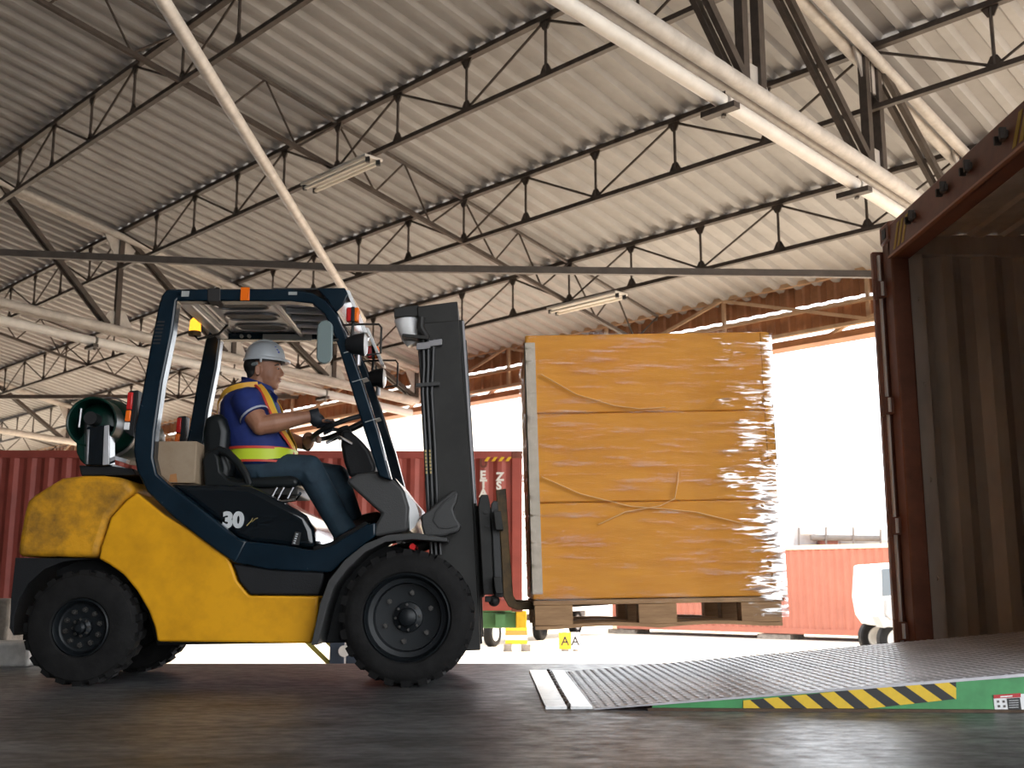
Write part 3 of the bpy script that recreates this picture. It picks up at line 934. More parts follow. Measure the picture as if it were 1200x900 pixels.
while x < E1:
    for k_, m in ((0, 'black_flat'), (1, 'yellow_flat')):
        a0 = x + (0 if k_ == 0 else per - half)
        a1 = x + (per - half if k_ == 0 else per)
        xt = [a0, a1]
        h = lambda q: bot(q) - top(q)
        tl, tr_ = a0, a1
        bl, br_ = a0 + lean * h(a0), a1 + lean * h(a1)
        poly = [(tl, top(tl)), (tr_, top(tr_)), (br_, bot(br_)), (bl, bot(bl))]
        def clip(poly, X, keep_less):
            out = []
            for i in range(len(poly)):
                p, q = poly[i], poly[(i + 1) % len(poly)]
                ip = (p[0] <= X) == keep_less or p[0] == X
                iq = (q[0] <= X) == keep_less or q[0] == X
                if ip:
                    out.append(p)
                if ip != iq:
                    t = (X - p[0]) / (q[0] - p[0])
                    out.append((X, p[1] + t * (q[1] - p[1])))
            return out
        poly = clip(poly, E1, True)
        if len(poly) > 2:
            poly = clip(poly, E0, False)
        if len(poly) > 2 and max(p[0] for p in poly) - min(p[0] for p in poly) > .8:
            flash(poly, m)
    x += per
# warning label near the right edge
wl = lambda a, m, nm, off=0.0: flash(a, m, nm, off)
wl([(1164, 815.5), (1230, 811), (1231, 832.3), (1166, 832.3)], 'white_paint', 'warning_label')
wl([(1164, 814.5), (1196, 812.2), (1196, 817), (1164.3, 818.6)], 'label_red', 'label_header', -.002)
wl([(1172, 815.8), (1186, 814.7), (1186, 816.2), (1172, 817.2)], 'white_paint', 'label_text', -.003)
wl([(1179.5, 818.5), (1195, 817.6), (1197, 832), (1181.5, 832)], 'black_flat', 'label_block', -.002)
for i in range(4):
    y = 820.5 + i * 2.7
    wl([(1182, y), (1193, y - .5), (1193.2, y + .5), (1182.2, y + 1)], 'crane_grey', 'label_text', -.004)
for px_, py_ in ((1169.5, 822), (1176, 822), (1170.5, 827.5), (1177, 827.5)):
    wl([(px_ - 1.6, py_ - 1.2), (px_ + 1.2, py_ - 1.4), (px_ + 1.6, py_ + 1.3), (px_ - 1.2, py_ + 1.5)], 'steel_grey', 'label_pictogram', -.002)
# ------------------------------------------------------------------ forklift
mat('fork_yellow', (0.76, 0.36, 0.010), 0.42, var=0.0, col2=(0.56, 0.26, 0.012), vscale=5, spec=0.25, vlo=0.25, vhi=0.6, rvar=0.10)
mat('weight_yellow', (0.66, 0.31, 0.015), 0.5, spec=0.25, col2=(0.16, 0.085, 0.02), vscale=7, vlo=0.28, vhi=0.62, bump=0.25, bscale=30)
mat('navy_paint', (0.005, 0.016, 0.028), 0.22, spec=0.35, coat=0.12, var=0.3, vscale=5, rvar=0.06)
mat('hood_black', (0.004, 0.007, 0.010), 0.10, spec=0.5, coat=0.2)
mat('plastic_dark', (0.014, 0.0145, 0.016), 0.48, spec=0.25, bump=0.15, bscale=160)
mat('plastic_grey', (0.050, 0.050, 0.050), 0.45, spec=0.3, bump=0.12, bscale=160)
mat('mast_steel', (0.027, 0.026, 0.024), 0.5, 0.0, spec=0.3, var=0.35, vscale=6)
mat('mast_rail', (0.30, 0.29, 0.30), 0.3, 0.7)
mat('fork_rust', (0.16, 0.095, 0.035), 0.6, 0.3, col2=(0.05, 0.035, 0.02), vscale=9)
mat('rim_paint', (0.007, 0.009, 0.011), 0.4, spec=0.3)
mat('nut_steel', (0.08, 0.075, 0.07), 0.4, 0.6)
mat('chrome', (0.75, 0.75, 0.77), 0.12, 1.0)
mat('guard_grey', (0.58, 0.58, 0.60), 0.32, 0.4)
mat('lamp_red', (0.55, 0.02, 0.02), 0.2)
mat('lamp_orange', (0.85, 0.16, 0.01), 0.2)
mat('beacon_amber', (1.0, 0.45, 0.02), 0.25, emit=((1.0, 0.42, 0.03), 1.2))
mat('lamp_white', (0.85, 0.85, 0.85), 0.2)  # also stands for sun glare on the guard's front plates
mat('gas_green', (0.003, 0.034, 0.024), 0.32, spec=0.4, var=0.4, vscale=9)
mat('sticker_grey', (0.36, 0.37, 0.36), 0.5)
mat('mirror_back', (0.17, 0.22, 0.22), 0.35)
mat('gold_print', (0.45, 0.33, 0.12), 0.4)
mat('decal_white', (0.55, 0.57, 0.58), 0.4)
mat('hose', (0.016, 0.016, 0.017), 0.45)

YC = 6.20
fk = thing('forklift', 'yellow and dark blue counterbalance forklift carrying the wrapped pallet', 'forklift', (-1.2, YC, 0))
P = lambda pts, Y: [U(x, y, Y) for x, y in pts]
def pr(nm, pts, y0, y1, m, par=fk, bv=0.006, Yp=None, seg=2):
    return obj(nm, MB().prism(P(pts, Yp if Yp else y0), y0, y1), m, par, bevel=bv, seg=seg)

# --- wheels
def wheel(cx, y_out, y_in, R, rim_r, nl, nuts, nut_r, dish, near=True):
    s = 1 if y_in > y_out else -1
    w = abs(y_in - y_out)
    Yv = lambda h: y_out + s * h
    c = (cx, 0, R)
    tp = [(rim_r, Yv(.020)), (rim_r + .012, Yv(.006)), (rim_r + (R - rim_r) * .45, Yv(0.0)), (R * .90, Yv(.012)), (R * .955, Yv(.03)), (R * .955, Yv(w - .03)), (R * .90, Yv(w - .012)), (rim_r + .02, Yv(w)), (rim_r, Yv(w - .02))]
    wh = obj('wheel', MB().lathe([(rim_r + .004, Yv(.016)), (rim_r - .004, Yv(.010)), (rim_r - .014, Yv(.022)), (rim_r - .020, Yv(.05)), (rim_r * .80, Yv(.055)), (rim_r * .77, Yv(dish)), (rim_r * .36, Yv(dish + .008)), (.004, Yv(dish + .008)), (.004, Yv(w * .9)), (rim_r, Yv(w * .92))], c, 'Y', 48, cap=False), 'rim_paint', fk)
    ty = MB().lathe(tp, c, 'Y', 56, cap=False)
    for i in range(nl):
        a = 2 * math.pi * i / nl
        for sd in (0, 1):
            aa = a + (math.pi / nl if sd else 0)
            rr = Matrix.Rotation(-aa, 3, 'Y')
            hw = w * .5 - .012
            yc = Yv(.012 + hw / 2 if sd == 0 else w - .012 - hw / 2)
            lw = 2 * math.pi * R / nl * .62
            tz = Matrix.Rotation((.35 if sd else -.35) * s, 3, 'Z')
            # block tapering outwards, skewed like a chevron
            d = [Vector((R - .045, -hw / 2, -lw / 2)), Vector((R - .045, hw / 2, -lw / 2 + .012)), Vector((R - .045, hw / 2, lw / 2 + .012)), Vector((R - .045, -hw / 2, lw / 2)),
                 Vector((R, -hw / 2 + .012, -lw / 2 + .006)), Vector((R, hw / 2, -lw / 2 + .018)), Vector((R, hw / 2, lw / 2 + .006)), Vector((R, -hw / 2 + .012, lw / 2 - .006))]
            ty.add([rr @ p + Vector((cx, yc, R)) for p in d], [(3, 2, 1, 0), (4, 5, 6, 7), (0, 1, 5, 4), (1, 2, 6, 5), (2, 3, 7, 6), (3, 0, 4, 7)])
    obj('tyre', ty, 'rubber', wh, smooth=30)
    if near:
        obj('hub', MB().lathe([(rim_r * .36, Yv(dish + .01)), (rim_r * .34, Yv(dish - .02)), (rim_r * .22, Yv(dish - .03)), (rim_r * .20, Yv(dish - .055)), (rim_r * .12, Yv(dish - .065)), (.002, Yv(dish - .066))], c, 'Y', 28), 'rim_paint', wh)
        for i in range(nuts):
            a = 2 * math.pi * (i + .35) / nuts
            q = Vector((cx + nut_r * math.cos(a), Yv(dish + .008), R + nut_r * math.sin(a)))
            obj('lug_nut', MB().cyl(q, q + Vector((0, -.022 * s, 0)), .0145, .013, 6).cyl(q, q + Vector((0, -.034 * s, 0)), .007, n=8), 'nut_steel', wh)
        for i in range(8):
            a = 2 * math.pi * (i + .1) / 8
            q = Vector((cx + rim_r * .29 * math.cos(a), Yv(dish - .022), R + rim_r * .29 * math.sin(a)))
            obj('hub_bolt', MB().cyl(q, q + Vector((0, -.012 * s, 0)), .007, n=6), 'nut_steel', wh)
FX = (U(398, 725, 5.6)[0] + U(554, 725, 5.6)[0]) / 2
RX = (U(20, 735, 5.66)[0] + U(163, 735, 5.66)[0]) / 2
wheel(FX, 5.60, 5.84, .338, .215, 24, 6, .122, .115)
wheel(FX, 6.80, 6.56, .338, .215, 24, 6, .122, .085, False)
wheel(RX, 5.67, 5.85, .287, .140, 20, 10, .088, .055)
wheel(RX, 6.73, 6.55, .287, .140, 20, 10, .088, .055, False)

# --- body
NB = 5.71
pr('counterweight', [(20, 640), (26, 605), (31, 587), (40, 579), (71, 560), (96, 557), (120, 557), (146, 560), (159, 575), (146, 586), (128, 606), (117, 640), (114, 654), (67, 652.5), (19, 652.5)], NB, 2 * YC - NB, 'weight_yellow', bv=.035, seg=4)
pr('counterweight_base', [(18, 653.5), (114, 655), (96, 655.5), (74, 658), (52, 667), (33, 684), (22, 703), (16, 724), (16, 745), (11, 736), (13, 700)], NB + .01, 2 * YC - NB - .01, 'plastic_dark', bv=.008)
pr('side_panel', [(160, 577.5), (192, 603), (227, 624), (267, 653), (271, 662), (278, 681), (292, 698), (373, 698.5), (371, 733), (364, 754), (184, 752), (181, 735), (174, 716), (160, 692), (144, 673), (127, 661), (115.5, 655), (118, 641), (130, 606), (148, 586)], NB + .002, 2 * YC - NB - .002, 'fork_yellow', bv=.012, seg=3)
pr('chassis', [(66, 650), (300, 640), (470, 640), (505, 665), (515, 740), (490, 752), (184, 756), (174, 722), (150, 694), (110, 676), (66, 676)], 5.90, 6.50, 'plastic_dark')
pr('rear_axle', [(40, 715), (150, 715), (170, 745), (40, 745)], 5.87, 6.53, 'plastic_dark')
pr('front_axle', [(455, 705), (495, 705), (495, 745), (455, 745)], 5.80, 6.60, 'plastic_dark', Yp=5.7)
pr('step_panel', [(273, 660), (320, 667), (380, 671), (378, 685), (373, 697.5), (293, 697), (280, 681)], NB - .004, NB + .35, 'plastic_dark', bv=.01)
for k_, (a, b) in enumerate(((NB - .02, NB + .07), (2 * YC - NB - .07, 2 * YC - NB + .02))):
    Yp = NB - .02
    pr('rear_pillar', [(195, 338.5), (189, 346), (186, 356), (176, 404), (166, 460), (158, 500), (156, 528), (160, 552), (172, 576), (205, 608), (240, 635), (276, 661), (290, 634), (278, 630), (256, 612), (227, 589), (197, 567), (184, 555), (179.5, 536), (181.5, 507), (190, 448), (202, 390), (207, 353), (215, 345), (208, 338.5)], a, b, 'navy_paint', bv=.012, Yp=Yp, seg=3)
    pr('sill', [(274, 660), (288, 634), (334, 639), (368, 645), (390, 638), (430, 614), (440, 612), (440, 628), (404, 656), (388, 671), (320, 668)], a, b + (.05 if k_ == 0 else 0), 'navy_paint', bv=.010, Yp=Yp, seg=3)
    pr('front_pillar', [(206, 338.5), (340, 338), (366, 343), (382, 352), (394, 366), (406, 392), (414, 416), (426, 450), (444, 506), (459, 563), (444, 558), (426, 502), (410, 450), (400, 418), (390, 388), (380, 368), (366, 355.5), (340, 352.5), (206, 352.5)], a, b, 'navy_paint', bv=.010, Yp=Yp, seg=3)
pl = [o for o in fk.children if o.name.startswith('rear_pillar')][0]
for i in range(7):
    y = 376 + i * 4.2
    x = 188.5 - i * .9
    pr('vent_slot', [(x - 4, y), (x + 4.5, y), (x + 4.2, y + 1.8), (x - 4.3, y + 1.8)], NB - .0225, NB - .018, 'black_flat', pl, 0)
fp = [o for o in fk.children if o.name.startswith('front_pillar')][0]
pr('sticker', [(213, 341), (222, 341), (221, 347.5), (212.5, 347.5)], NB - .0225, NB - .018, 'sticker_grey', fp, 0)
pr('sticker', [(338, 342), (348, 342), (348, 345.5), (338, 345.5)], NB - .0225, NB - .018, 'sticker_grey', fp, 0)
pr('band', [(243, 338), (258, 338), (258, 353), (243, 353)], NB - .025, NB + .075, 'black_flat', fp, .003)
pr('orange_tag', [(282, 336.5), (292.5, 336.5), (292, 352), (281.5, 352)], NB - .026, NB - .019, 'lamp_orange', fp, .002)
for p in ((414, 411), (424, 445), (439, 492)):
    q = V3(p[0], p[1], NB - .025)
    obj('cable_tie', MB().box((q.x - .012, NB + .025, q.z), (.080, .098, .0035), Matrix.Rotation(-.30, 3, 'Y')), 'sticker_grey', fp)
obj('conduit', MB().tube([V3(396, 372, 5.70), V3(408, 402, 5.70), V3(418, 436, 5.70), V3(436, 490, 5.70), V3(452, 540, 5.70)], .008, 8), 'mast_rail', fp)
# guard roof
zr = U(300, 346, NB)[1]
gx = lambda px: U(px, 346, NB)[0]
obj('rear_cross_bar', MB().box((gx(212), YC, zr - .005), (.07, .94, .06)), 'guard_grey', fk, bevel=.008)
rp_ = obj('roof_panel', MB().box(((gx(218) + gx(317)) / 2, YC, zr + .012), (gx(317) - gx(218), .92, .012)), 'guard_grey', fk, bevel=.003)
for yc in (5.94, 6.20, 6.46):
    x0, x1, r = gx(238), gx(305), .075
    st = [(x0 + r + r * math.cos(a), yc + r * math.sin(a), zr + .004) for a in [math.pi / 2 + math.pi * i / 10 for i in range(11)]] + [(x1 - r + r * math.cos(a), yc + r * math.sin(a), zr + .004) for a in [-math.pi / 2 + math.pi * i / 10 for i in range(11)]]
    obj('embossed_rim', MB().tube(st, .010, 8, closed=True), 'mast_rail', rp_)
    obj('embossed_pad', MB().prism3([(x, y, z + .004) for x, y, z in st], (0, 0, -.006)), 'plastic_grey', rp_)
for px in (222, 228, 311, 316):
    obj('rib', MB().box((gx(px), YC, zr + .003), (.014, .9, .012)), 'mast_rail', rp_, bevel=.003)
for i in range(5):
    y = 5.86 + i * .17
    obj('roof_slat', MB().tube([(gx(322), y, zr), (gx(386), y, zr - .01)], .021, 10), 'guard_grey', fk)
obj('roof_cover', MB().box(((gx(318) + gx(386)) / 2, YC, zr + .045), (gx(386) - gx(318), .92, .008)), 'black_flat', fk)
obj('front_cross_bar', MB().box((gx(319), YC, zr + .004), (.03, .93, .05)), 'guard_grey', fk, bevel=.005)
fr = pr('front_header', [(371, 337.5), (404, 337), (408, 345), (402, 358), (394, 366), (384, 351)], NB - .022, 2 * YC - NB + .022, 'navy_paint', bv=.006)
A, B = V3(405, 340, NB), V3(426, 390, NB)
pl2 = MB().prism3([(A.x, NB, A.z), (A.x + .028, NB, A.z - .005), (B.x + .028, NB, B.z), (B.x, NB, B.z)], (0, 2 * (YC - NB), 0))
pl2 = MB()
for y0, y1 in ((NB - .01, NB + .12), (2 * YC - NB - .12, 2 * YC - NB + .01)):
    pl2.prism3([(A.x, y0, A.z), (A.x + .022, y0, A.z - .004), (B.x + .022, y0, B.z), (B.x, y0, B.z)], (0, y1 - y0, 0))
obj('glare_plate', pl2, 'lamp_white', fk, bevel=.003)  # white plates carry the sun glare of the navy header in their colour
# far rail sticker and bolts facing the cab
q0, q1 = V3(307, 398, 6.60), V3(365, 391, 6.60)
obj('rail_sticker', MB().box(((q0.x + q1.x) / 2, 2 * YC - NB - .072, (q0.z + q1.z) / 2), (q1.x - q0.x, .004, abs(q1.z - q0.z))), 'sticker_grey', fk)
for px in (283, 292):
    q = V3(px, 394, 6.61)
    obj('rail_bolt', MB().cyl((q.x, 6.62, q.z), (q.x, 6.60, q.z), .011, n=8), 'sticker_grey', fk)
# beacon
q = V3(229, 378, 6.30)
bc = obj('beacon', MB().lathe([(.030, -.035), (.034, -.03), (.030, .03), (.018, .045), (.002, .05)], (q.x, 6.30, q.z - .02), 'Z', 18), 'beacon_amber', fk)
obj('beacon_base', MB().lathe([(.036, -.06), (.038, -.045), (.034, -.034), (.002, -.034)], (q.x, 6.30, q.z - .02), 'Z', 18), 'fork_rust', bc)
obj('beacon_arm', MB().tube([(q.x, 6.30, q.z - .075), (q.x + .02, 6.30, q.z - .10), (q.x + .13, 6.34, q.z - .06), (gx(230), 6.40, zr)], .008, 8), 'mast_steel', bc)
for a, b in (((203, 398), (194, 447)),):
    obj('grab_handle', MB().tube([V3(a[0] - 4, a[1] - 3, 5.80), V3(*a, 5.80), V3(*b, 5.80), V3(b[0] - 5, b[1] + 2, 5.80)], .009, 8), 'mast_rail', fk)
# --- hood
hd = pr('hood', [(196, 566), (220, 567), (292, 568.5), (306, 575), (328, 587), (346, 596), (359, 604), (367, 620), (370, 643), (334, 641), (290, 636), (278, 631), (256, 613), (227, 590)], 5.765, 2 * YC - 5.765, 'hood_black', bv=.035, seg=5)
text_obj('model_number', '30', .108, 'decal_white', hd, V3(260.5, 617.5, 5.755), (math.pi / 2, 0, 0), .003, .006)
obj('gold_script', MB().tube([V3(289, 616, 5.760), V3(294, 611, 5.760), V3(296, 607, 5.760), V3(295, 612, 5.760), V3(299, 608, 5.760), V3(302, 607, 5.760)], .0022, 6), 'gold_print', hd)
lb = pr('warning_decal', [(346, 623), (352.5, 624), (350, 639), (341.5, 638)], 5.757, 5.766, 'black_flat', hd, 0)
for i in range(5):
    pr('decal_text', [(347 - i * .8, 625 + i * 2.6), (349.5 - i * .8, 625.3 + i * 2.6), (349 - i * .8, 626.8 + i * 2.6), (346.6 - i * .8, 626.4 + i * 2.6)], 5.7545, 5.758, 'decal_white', lb, 0)
pr('floor_mat', [(366, 641), (388, 635), (428, 611), (434, 614), (392, 641), (368, 648)], 5.78, 6.62, 'rubber')
# --- seat
pr('seat_back', [(238, 545), (236, 505), (239, 490), (246, 484), (257, 484), (264, 490), (268, 505), (266, 525), (272, 548), (268, 566), (242, 566)], 5.97, 6.43, 'seat_vinyl', bv=.05, seg=4)
pr('seat_cushion', [(262, 556), (282, 560), (340, 557), (350, 560), (349, 571), (262, 572)], 5.95, 6.45, 'seat_vinyl', bv=.025, seg=3)
pr('hip_guard', [(237, 540), (240, 530), (250, 528), (256, 536), (258, 552), (268, 562), (282, 565), (294, 566), (294, 571), (240, 571)], 5.90, 5.96, 'seat_vinyl', bv=.015)
obj('arm_loop', MB().tube([V3(250, 532, 5.92), V3(257, 527, 5.92), V3(267, 531, 5.92), V3(279, 543, 5.92), V3(288, 556, 5.92), V3(292, 568, 5.92)], .022, 10), 'seat_vinyl', fk)
obj('seat_suspension', MB().box((V3(325, 578, 6.0).x, YC, V3(325, 575, 6.0).z), (.22, .42, .05)), 'mast_steel', fk, bevel=.006)
for px in (322, 330, 341):
    obj('seat_lever', MB().tube([V3(px - 4, 584, 5.9), V3(px, 576, 5.9), V3(px + 3, 571, 5.9)], .007, 8), 'chrome', fk)
obj('adjuster_bar', MB().tube([V3(306, 577, 5.88), V3(330, 588, 5.88), V3(346, 586, 5.88), V3(352, 578, 5.95)], .008, 8), 'chrome', fk)
# --- dash and steering
pr('dash_column', [(400, 504), (409, 504), (420, 513), (432, 527), (441, 548), (437, 557), (409, 559), (403, 542), (399, 522)], 6.06, 6.34, 'plastic_dark', bv=.02, seg=3)
obj('column_stalk', MB().tube([V3(412, 520, 6.05), V3(398, 512, 6.0), V3(382, 519, 5.98)], .009, 8), 'chrome', fk)
SWC = V3(401, 501, YC)
swd = Vector((math.cos(math.radians(22)), 0, math.sin(math.radians(22))))
SWR = .175
sw = obj('steering_wheel', MB().tube([SWC + (swd * math.cos(a) + Vector((0, 1, 0)) * math.sin(a)) * SWR for a in [2 * math.pi * i / 40 for i in range(40)]], .014, 10, closed=True), 'plastic_dark', fk)
up = Vector((0, 1, 0)).cross(swd) * -1
if up.z < 0:
    up = -up
for a in (0.2, 2.3, 4.3):
    obj('spoke', MB().tube([SWC - up * .02, SWC + (swd * math.cos(a) + Vector((0, 1, 0)) * math.sin(a)) * SWR], .011, 8), 'plastic_dark', sw)
obj('wheel_boss', MB().cyl(SWC - up * .06, SWC, .045, .035, 16), 'plastic_dark', sw)
# --- cowl
pr('front_cowl', [(406, 563), (418, 555), (443, 552), (462, 563), (473, 574), (479, 594), (477, 622), (436, 630), (440, 614), (447, 602), (441, 597), (408, 567)], 5.735, 2 * YC - 5.735, 'plastic_grey', bv=.015, seg=3)
pr('cowl_edge', [(463, 560), (474, 575), (487, 590), (492, 606), (486, 618), (480, 622), (479, 592), (472, 573)], 5.80, 6.60, 'lamp_white', bv=.006)
fender = [(524, 630.5), (489, 624.5), (455, 626.5), (428, 637), (404, 656), (385, 680), (375, 707), (364.5, 756), (372, 756), (383, 712), (391, 688), (407, 667), (428, 647), (452, 635), (484, 632), (524, 635)]
pr('fender', fender, 5.61, 5.90, 'plastic_grey', bv=.004)
obj('fender', MB().prism(P(fender, 5.61), 6.50, 6.79), 'plastic_grey', fk, bevel=.004)
pr('mast_link_cover', [(493, 604), (501, 599), (516, 586), (529, 575), (534, 575), (537, 579), (535, 588), (531, 596), (534, 606), (540.5, 616), (537, 623), (519, 628.5), (497, 628.5), (494, 617)], 5.73, 5.81, 'plastic_grey', bv=.014, seg=3)
obj('cover_bead', MB().tube([V3(534, 579, 5.728), V3(520, 589, 5.728), V3(511, 600, 5.728), V3(508, 610, 5.728), V3(514, 618, 5.728), V3(525, 619, 5.728), V3(536, 616, 5.728)], .005, 6), 'plastic_grey', fk)
for px, py, m in ((468, 634, 'nut_steel'), (484, 641, 'lamp_red')):
    q = V3(px, py, 5.70)
    obj('link_pin', MB().cyl((q.x, 5.66, q.z), (q.x, 5.86, q.z), .016, n=12), m, fk)
obj('tilt_cylinder', MB().tube([V3(470, 650, 5.95), V3(530, 625, 5.95)], .032, 12), 'mast_steel', fk)
# --- mast
mo = [(489.5, 366), (536, 356), (541, 430), (547, 500), (554, 591), (563, 762), (538, 763), (516, 752), (505, 640), (500, 580), (494, 470), (489, 400)]
m1 = pr('mast_channel', mo, 5.86, 5.915, 'mast_steel', bv=.004)
obj('mast_channel', MB().prism(P(mo, 5.86), 6.485, 6.54), 'mast_steel', fk, bevel=.004)
mi = [(537, 375), (543.5, 375), (549.5, 470), (557, 590), (561, 640), (565, 752), (558, 752), (552, 620), (545, 480)]
ic = pr('inner_channel', mi, 5.925, 5.97, 'mast_steel', bv=.003)
pr('rail_edge', [(541.5, 376), (544, 376), (550, 470), (557.5, 590), (555.5, 590), (548, 480)], 5.918, 5.926, 'mast_rail', ic, 0)
obj('inner_channel', MB().prism(P(mi, 5.925), 6.43, 6.475), 'mast_steel', fk, bevel=.003)
pr('mast_top_tie', [(489, 359), (536, 353), (537.5, 376), (490, 380)], 5.858, 6.54, 'mast_steel', bv=.005)
pr('mast_mid_tie', [(495, 560), (515, 560), (517, 585), (497, 585)], 6.02, 6.53, 'mast_steel', bv=.005, Yp=5.86)
pr('mast_foot_tie', [(520, 722), (556, 722), (558, 756), (524, 756)], 5.92, 6.48, 'mast_steel', bv=.005)
la = pr('sheave_arm', [(461, 361), (490, 357), (490, 370), (474, 371), (462, 372)], 5.87, 6.0, 'mast_steel', bv=.004)
q = V3(479, 384, 5.92)
lm = MB()
a0, a1 = V3(477, 370, 5.94), V3(487, 405, 5.94)
lm.tube([V3(476.5, 371, 5.955), V3(477.5, 374, 5.955), V3(480, 385, 5.94), V3(483, 396, 5.94), V3(486, 404, 5.94)], [.072, .074, .066, .058, .040], 20)
wg = obj('hose_guide', lm, 'lamp_white', fk)
obj('guide_plate', MB().beam(V3(472, 395, 5.86), V3(503, 398, 5.86), .10, .018), 'mast_steel', wg, bevel=.003)
obj('guide_arm', MB().tube([V3(494, 372, 5.85), V3(493, 384, 5.85), V3(500, 396, 5.85)], .022, 10), 'mast_steel', wg)
for i, (x0, r) in enumerate(((497.5, .011), (502.5, .011), (508, .011))):
    hs = obj('hydraulic_hose', MB().tube([V3(x0 - 2 + i, 398, 5.85), V3(x0 - 1, 430, 5.85), V3(x0 - 2.5, 460, 5.85), V3(x0 + 1, 520, 5.85), V3(x0 + 4, 590, 5.85), V3(x0 + 8, 650, 5.85)], r, 8), 'hose', fk)
    if i < 2:
        for j in range(7):
            y = 527 + j * 4.2
            b_ = x0 + 1 + (y - 520) * .043
            pr('hose_print', [(b_ - 1.1, y), (b_ + .9, y), (b_ + 1.0, y + 2.9), (b_ - 1.0, y + 2.9)], 5.8365, 5.8395, 'gold_print', hs, 0)
for a, b, m in (((488, 402), (504, 410), 'mast_rail'), ((503, 399), (518, 406), 'mast_rail'), ((487, 449), (515, 453.5), 'plastic_grey')):
    pr('hose_clamp', [(a[0], a[1]), (b[0], a[1] - 2), (b[0], b[1] - 2), (a[0], b[1])], 5.825, 5.86, m, fk, .002)
ch = MB()
for i in range(46):
    a_ = V3(547.5 + i * .21, 440 + i * 3.3, 5.98)
    ch.box((a_.x, 5.985 + (.004 if i % 2 else -.004), a_.z), (.014, .008, .018))
obj('lift_chain', ch, 'hose', fk)
obj('lift_cylinder', MB().tube([V3(507, 400, 6.0), V3(514, 520, 6.0), V3(522, 720, 6.0)], .034, 12), 'mast_steel', fk)
# --- carriage and forks
YF = 5.88
cg = pr('carriage', [(541, 594), (561, 592), (567, 700), (553, 700)], 5.93, 6.47, 'mast_steel', bv=.004, Yp=5.9)
pr('carriage_plate', [(562, 583), (564, 579.5), (572, 579.5), (574.5, 592), (579, 697), (566, 697), (560, 592)], 5.80, 5.87, 'mast_steel', cg, .006)
pr('carriage_plate', [(575, 591), (579, 586), (583.5, 588), (590, 700), (580, 700)], 5.80, 5.90, 'plastic_grey', cg, .006)
obj('carriage_plate', MB().prism(P([(562, 579.5), (583.5, 588), (590, 700), (566, 697), (560, 592)], 5.80), 6.50, 6.60), 'mast_steel', cg, bevel=.006)
for y0, y1 in ((600, 622), (676, 696)):
    obj('fork_bar', MB().prism(P([(578, y0), (587, y0), (590, y1), (581, y1)], 5.80), 5.72, 6.68), 'mast_steel', cg, bevel=.004)
for px, py in ((569, 600), (571, 616), (570, 688), (581, 599), (582, 615), (586, 690)):
    q = V3(px, py, 5.80)
    obj('bolt', MB().cyl((q.x, 5.802, q.z), (q.x, 5.79, q.z), .010, n=8), 'black_flat', cg)
obj('lower_hook', MB().ell(V3(579, 704, 5.84), (.03, .04, .03)).box(V3(575, 702, 5.84), (.06, .06, .03)), 'mast_steel', cg, bevel=.004)
xe = U(856, 700, 5.8)[0]
for y0 in (5.815, 6.475):
    pts = P([(581, 574), (593, 572), (597, 640), (601.5, 698), (606, 705), (625, 706)], 5.80)
    tip = [(xe, U(620, 706, 5.8)[1] + .040), (xe, U(620, 706, 5.8)[1] + .030)]
    pts2 = P([(628, 714.5), (606, 715), (596, 711), (590, 700), (587, 640)], 5.80)
    obj('fork', MB().prism(pts + tip + pts2, y0, y0 + .11), 'fork_rust', fk, bevel=.004)
# --- lamps and mirrors at the front of the guard
for k_, Yl in enumerate((5.70, 6.66)):
    S = lambda px, py: Vector((*U(px, py, 5.70),)).to_3d() if False else Vector((U(px, py, 5.70)[0], Yl, U(px, py, 5.70)[1]))
    c = S(427, 404)
    br = obj('lamp_bracket', MB().tube([S(400, 381), S(425, 380), S(444, 380), S(447, 384), S(446, 414), S(430, 416)], .006, 8), 'mast_steel', fk)
    ld = obj('work_lamp', MB().lathe([(.003, -.10), (.035, -.095), (.052, -.06), (.062, -.01), (.064, .0), (.060, .004)], c, 'X', 24), 'plastic_dark', fk)
    R_ = Matrix.Rotation(.22, 3, 'Y')
    obj('lamp_lens', MB().lathe([(.060, .003), (.045, .014), (.003, .020)], c, 'X', 24), 'lamp_white', ld)
    obj('lamp_mount', MB().cyl(c + Vector((-.03, 0, -.055)), c + Vector((-.03, 0, -.11)), .014, n=10), 'mast_rail', ld)
    c2 = S(413, 370)
    sg = obj('turn_signal', MB().box(c2 + Vector((-.012, 0, 0)), (.034, .07, .078)), 'lamp_red', fk, bevel=.008)
    obj('signal_lens', MB().box(c2 + Vector((.024, 0, 0)), (.026, .07, .078)), 'lamp_orange', sg, bevel=.008)
    obj('signal_body', MB().box(c2 + Vector((.006, 0, 0)), (.020, .074, .082)), 'plastic_dark', sg, bevel=.004)
    obj('signal_stem', MB().cyl(c2 + Vector((.005, 0, -.04)), c2 + Vector((-.002, 0, -.13)), .008, n=8), 'mast_steel', sg)
obj('lamp_cable', MB().tube([V3(441, 428, 6.64), V3(440, 445, 6.64), V3(442, 455, 6.64), V3(440, 463, 6.64)], .005, 6), 'hose', fk)
mz = [V3(381, 385, 5.66), V3(381, 418, 5.66)]
mc = (mz[0] + mz[1]) / 2
r = .041
st = [(mc.x + r * math.cos(a), mc.z + (mz[0].z - mc.z) + r * math.sin(a)) for a in [math.pi * i / 12 for i in range(13)]] + [(mc.x + r * math.cos(a), mc.z - (mz[0].z - mc.z) + r * math.sin(a)) for a in [math.pi + math.pi * i / 12 for i in range(13)]]
mr_ = obj('mirror', MB().prism(st, 5.640, 5.665), 'mirror_back', fk, bevel=.006)
obj('mirror_arm', MB().tube([V3(388, 399, 5.665), V3(396, 398, 5.69)], .008, 8), 'mast_steel', mr_)
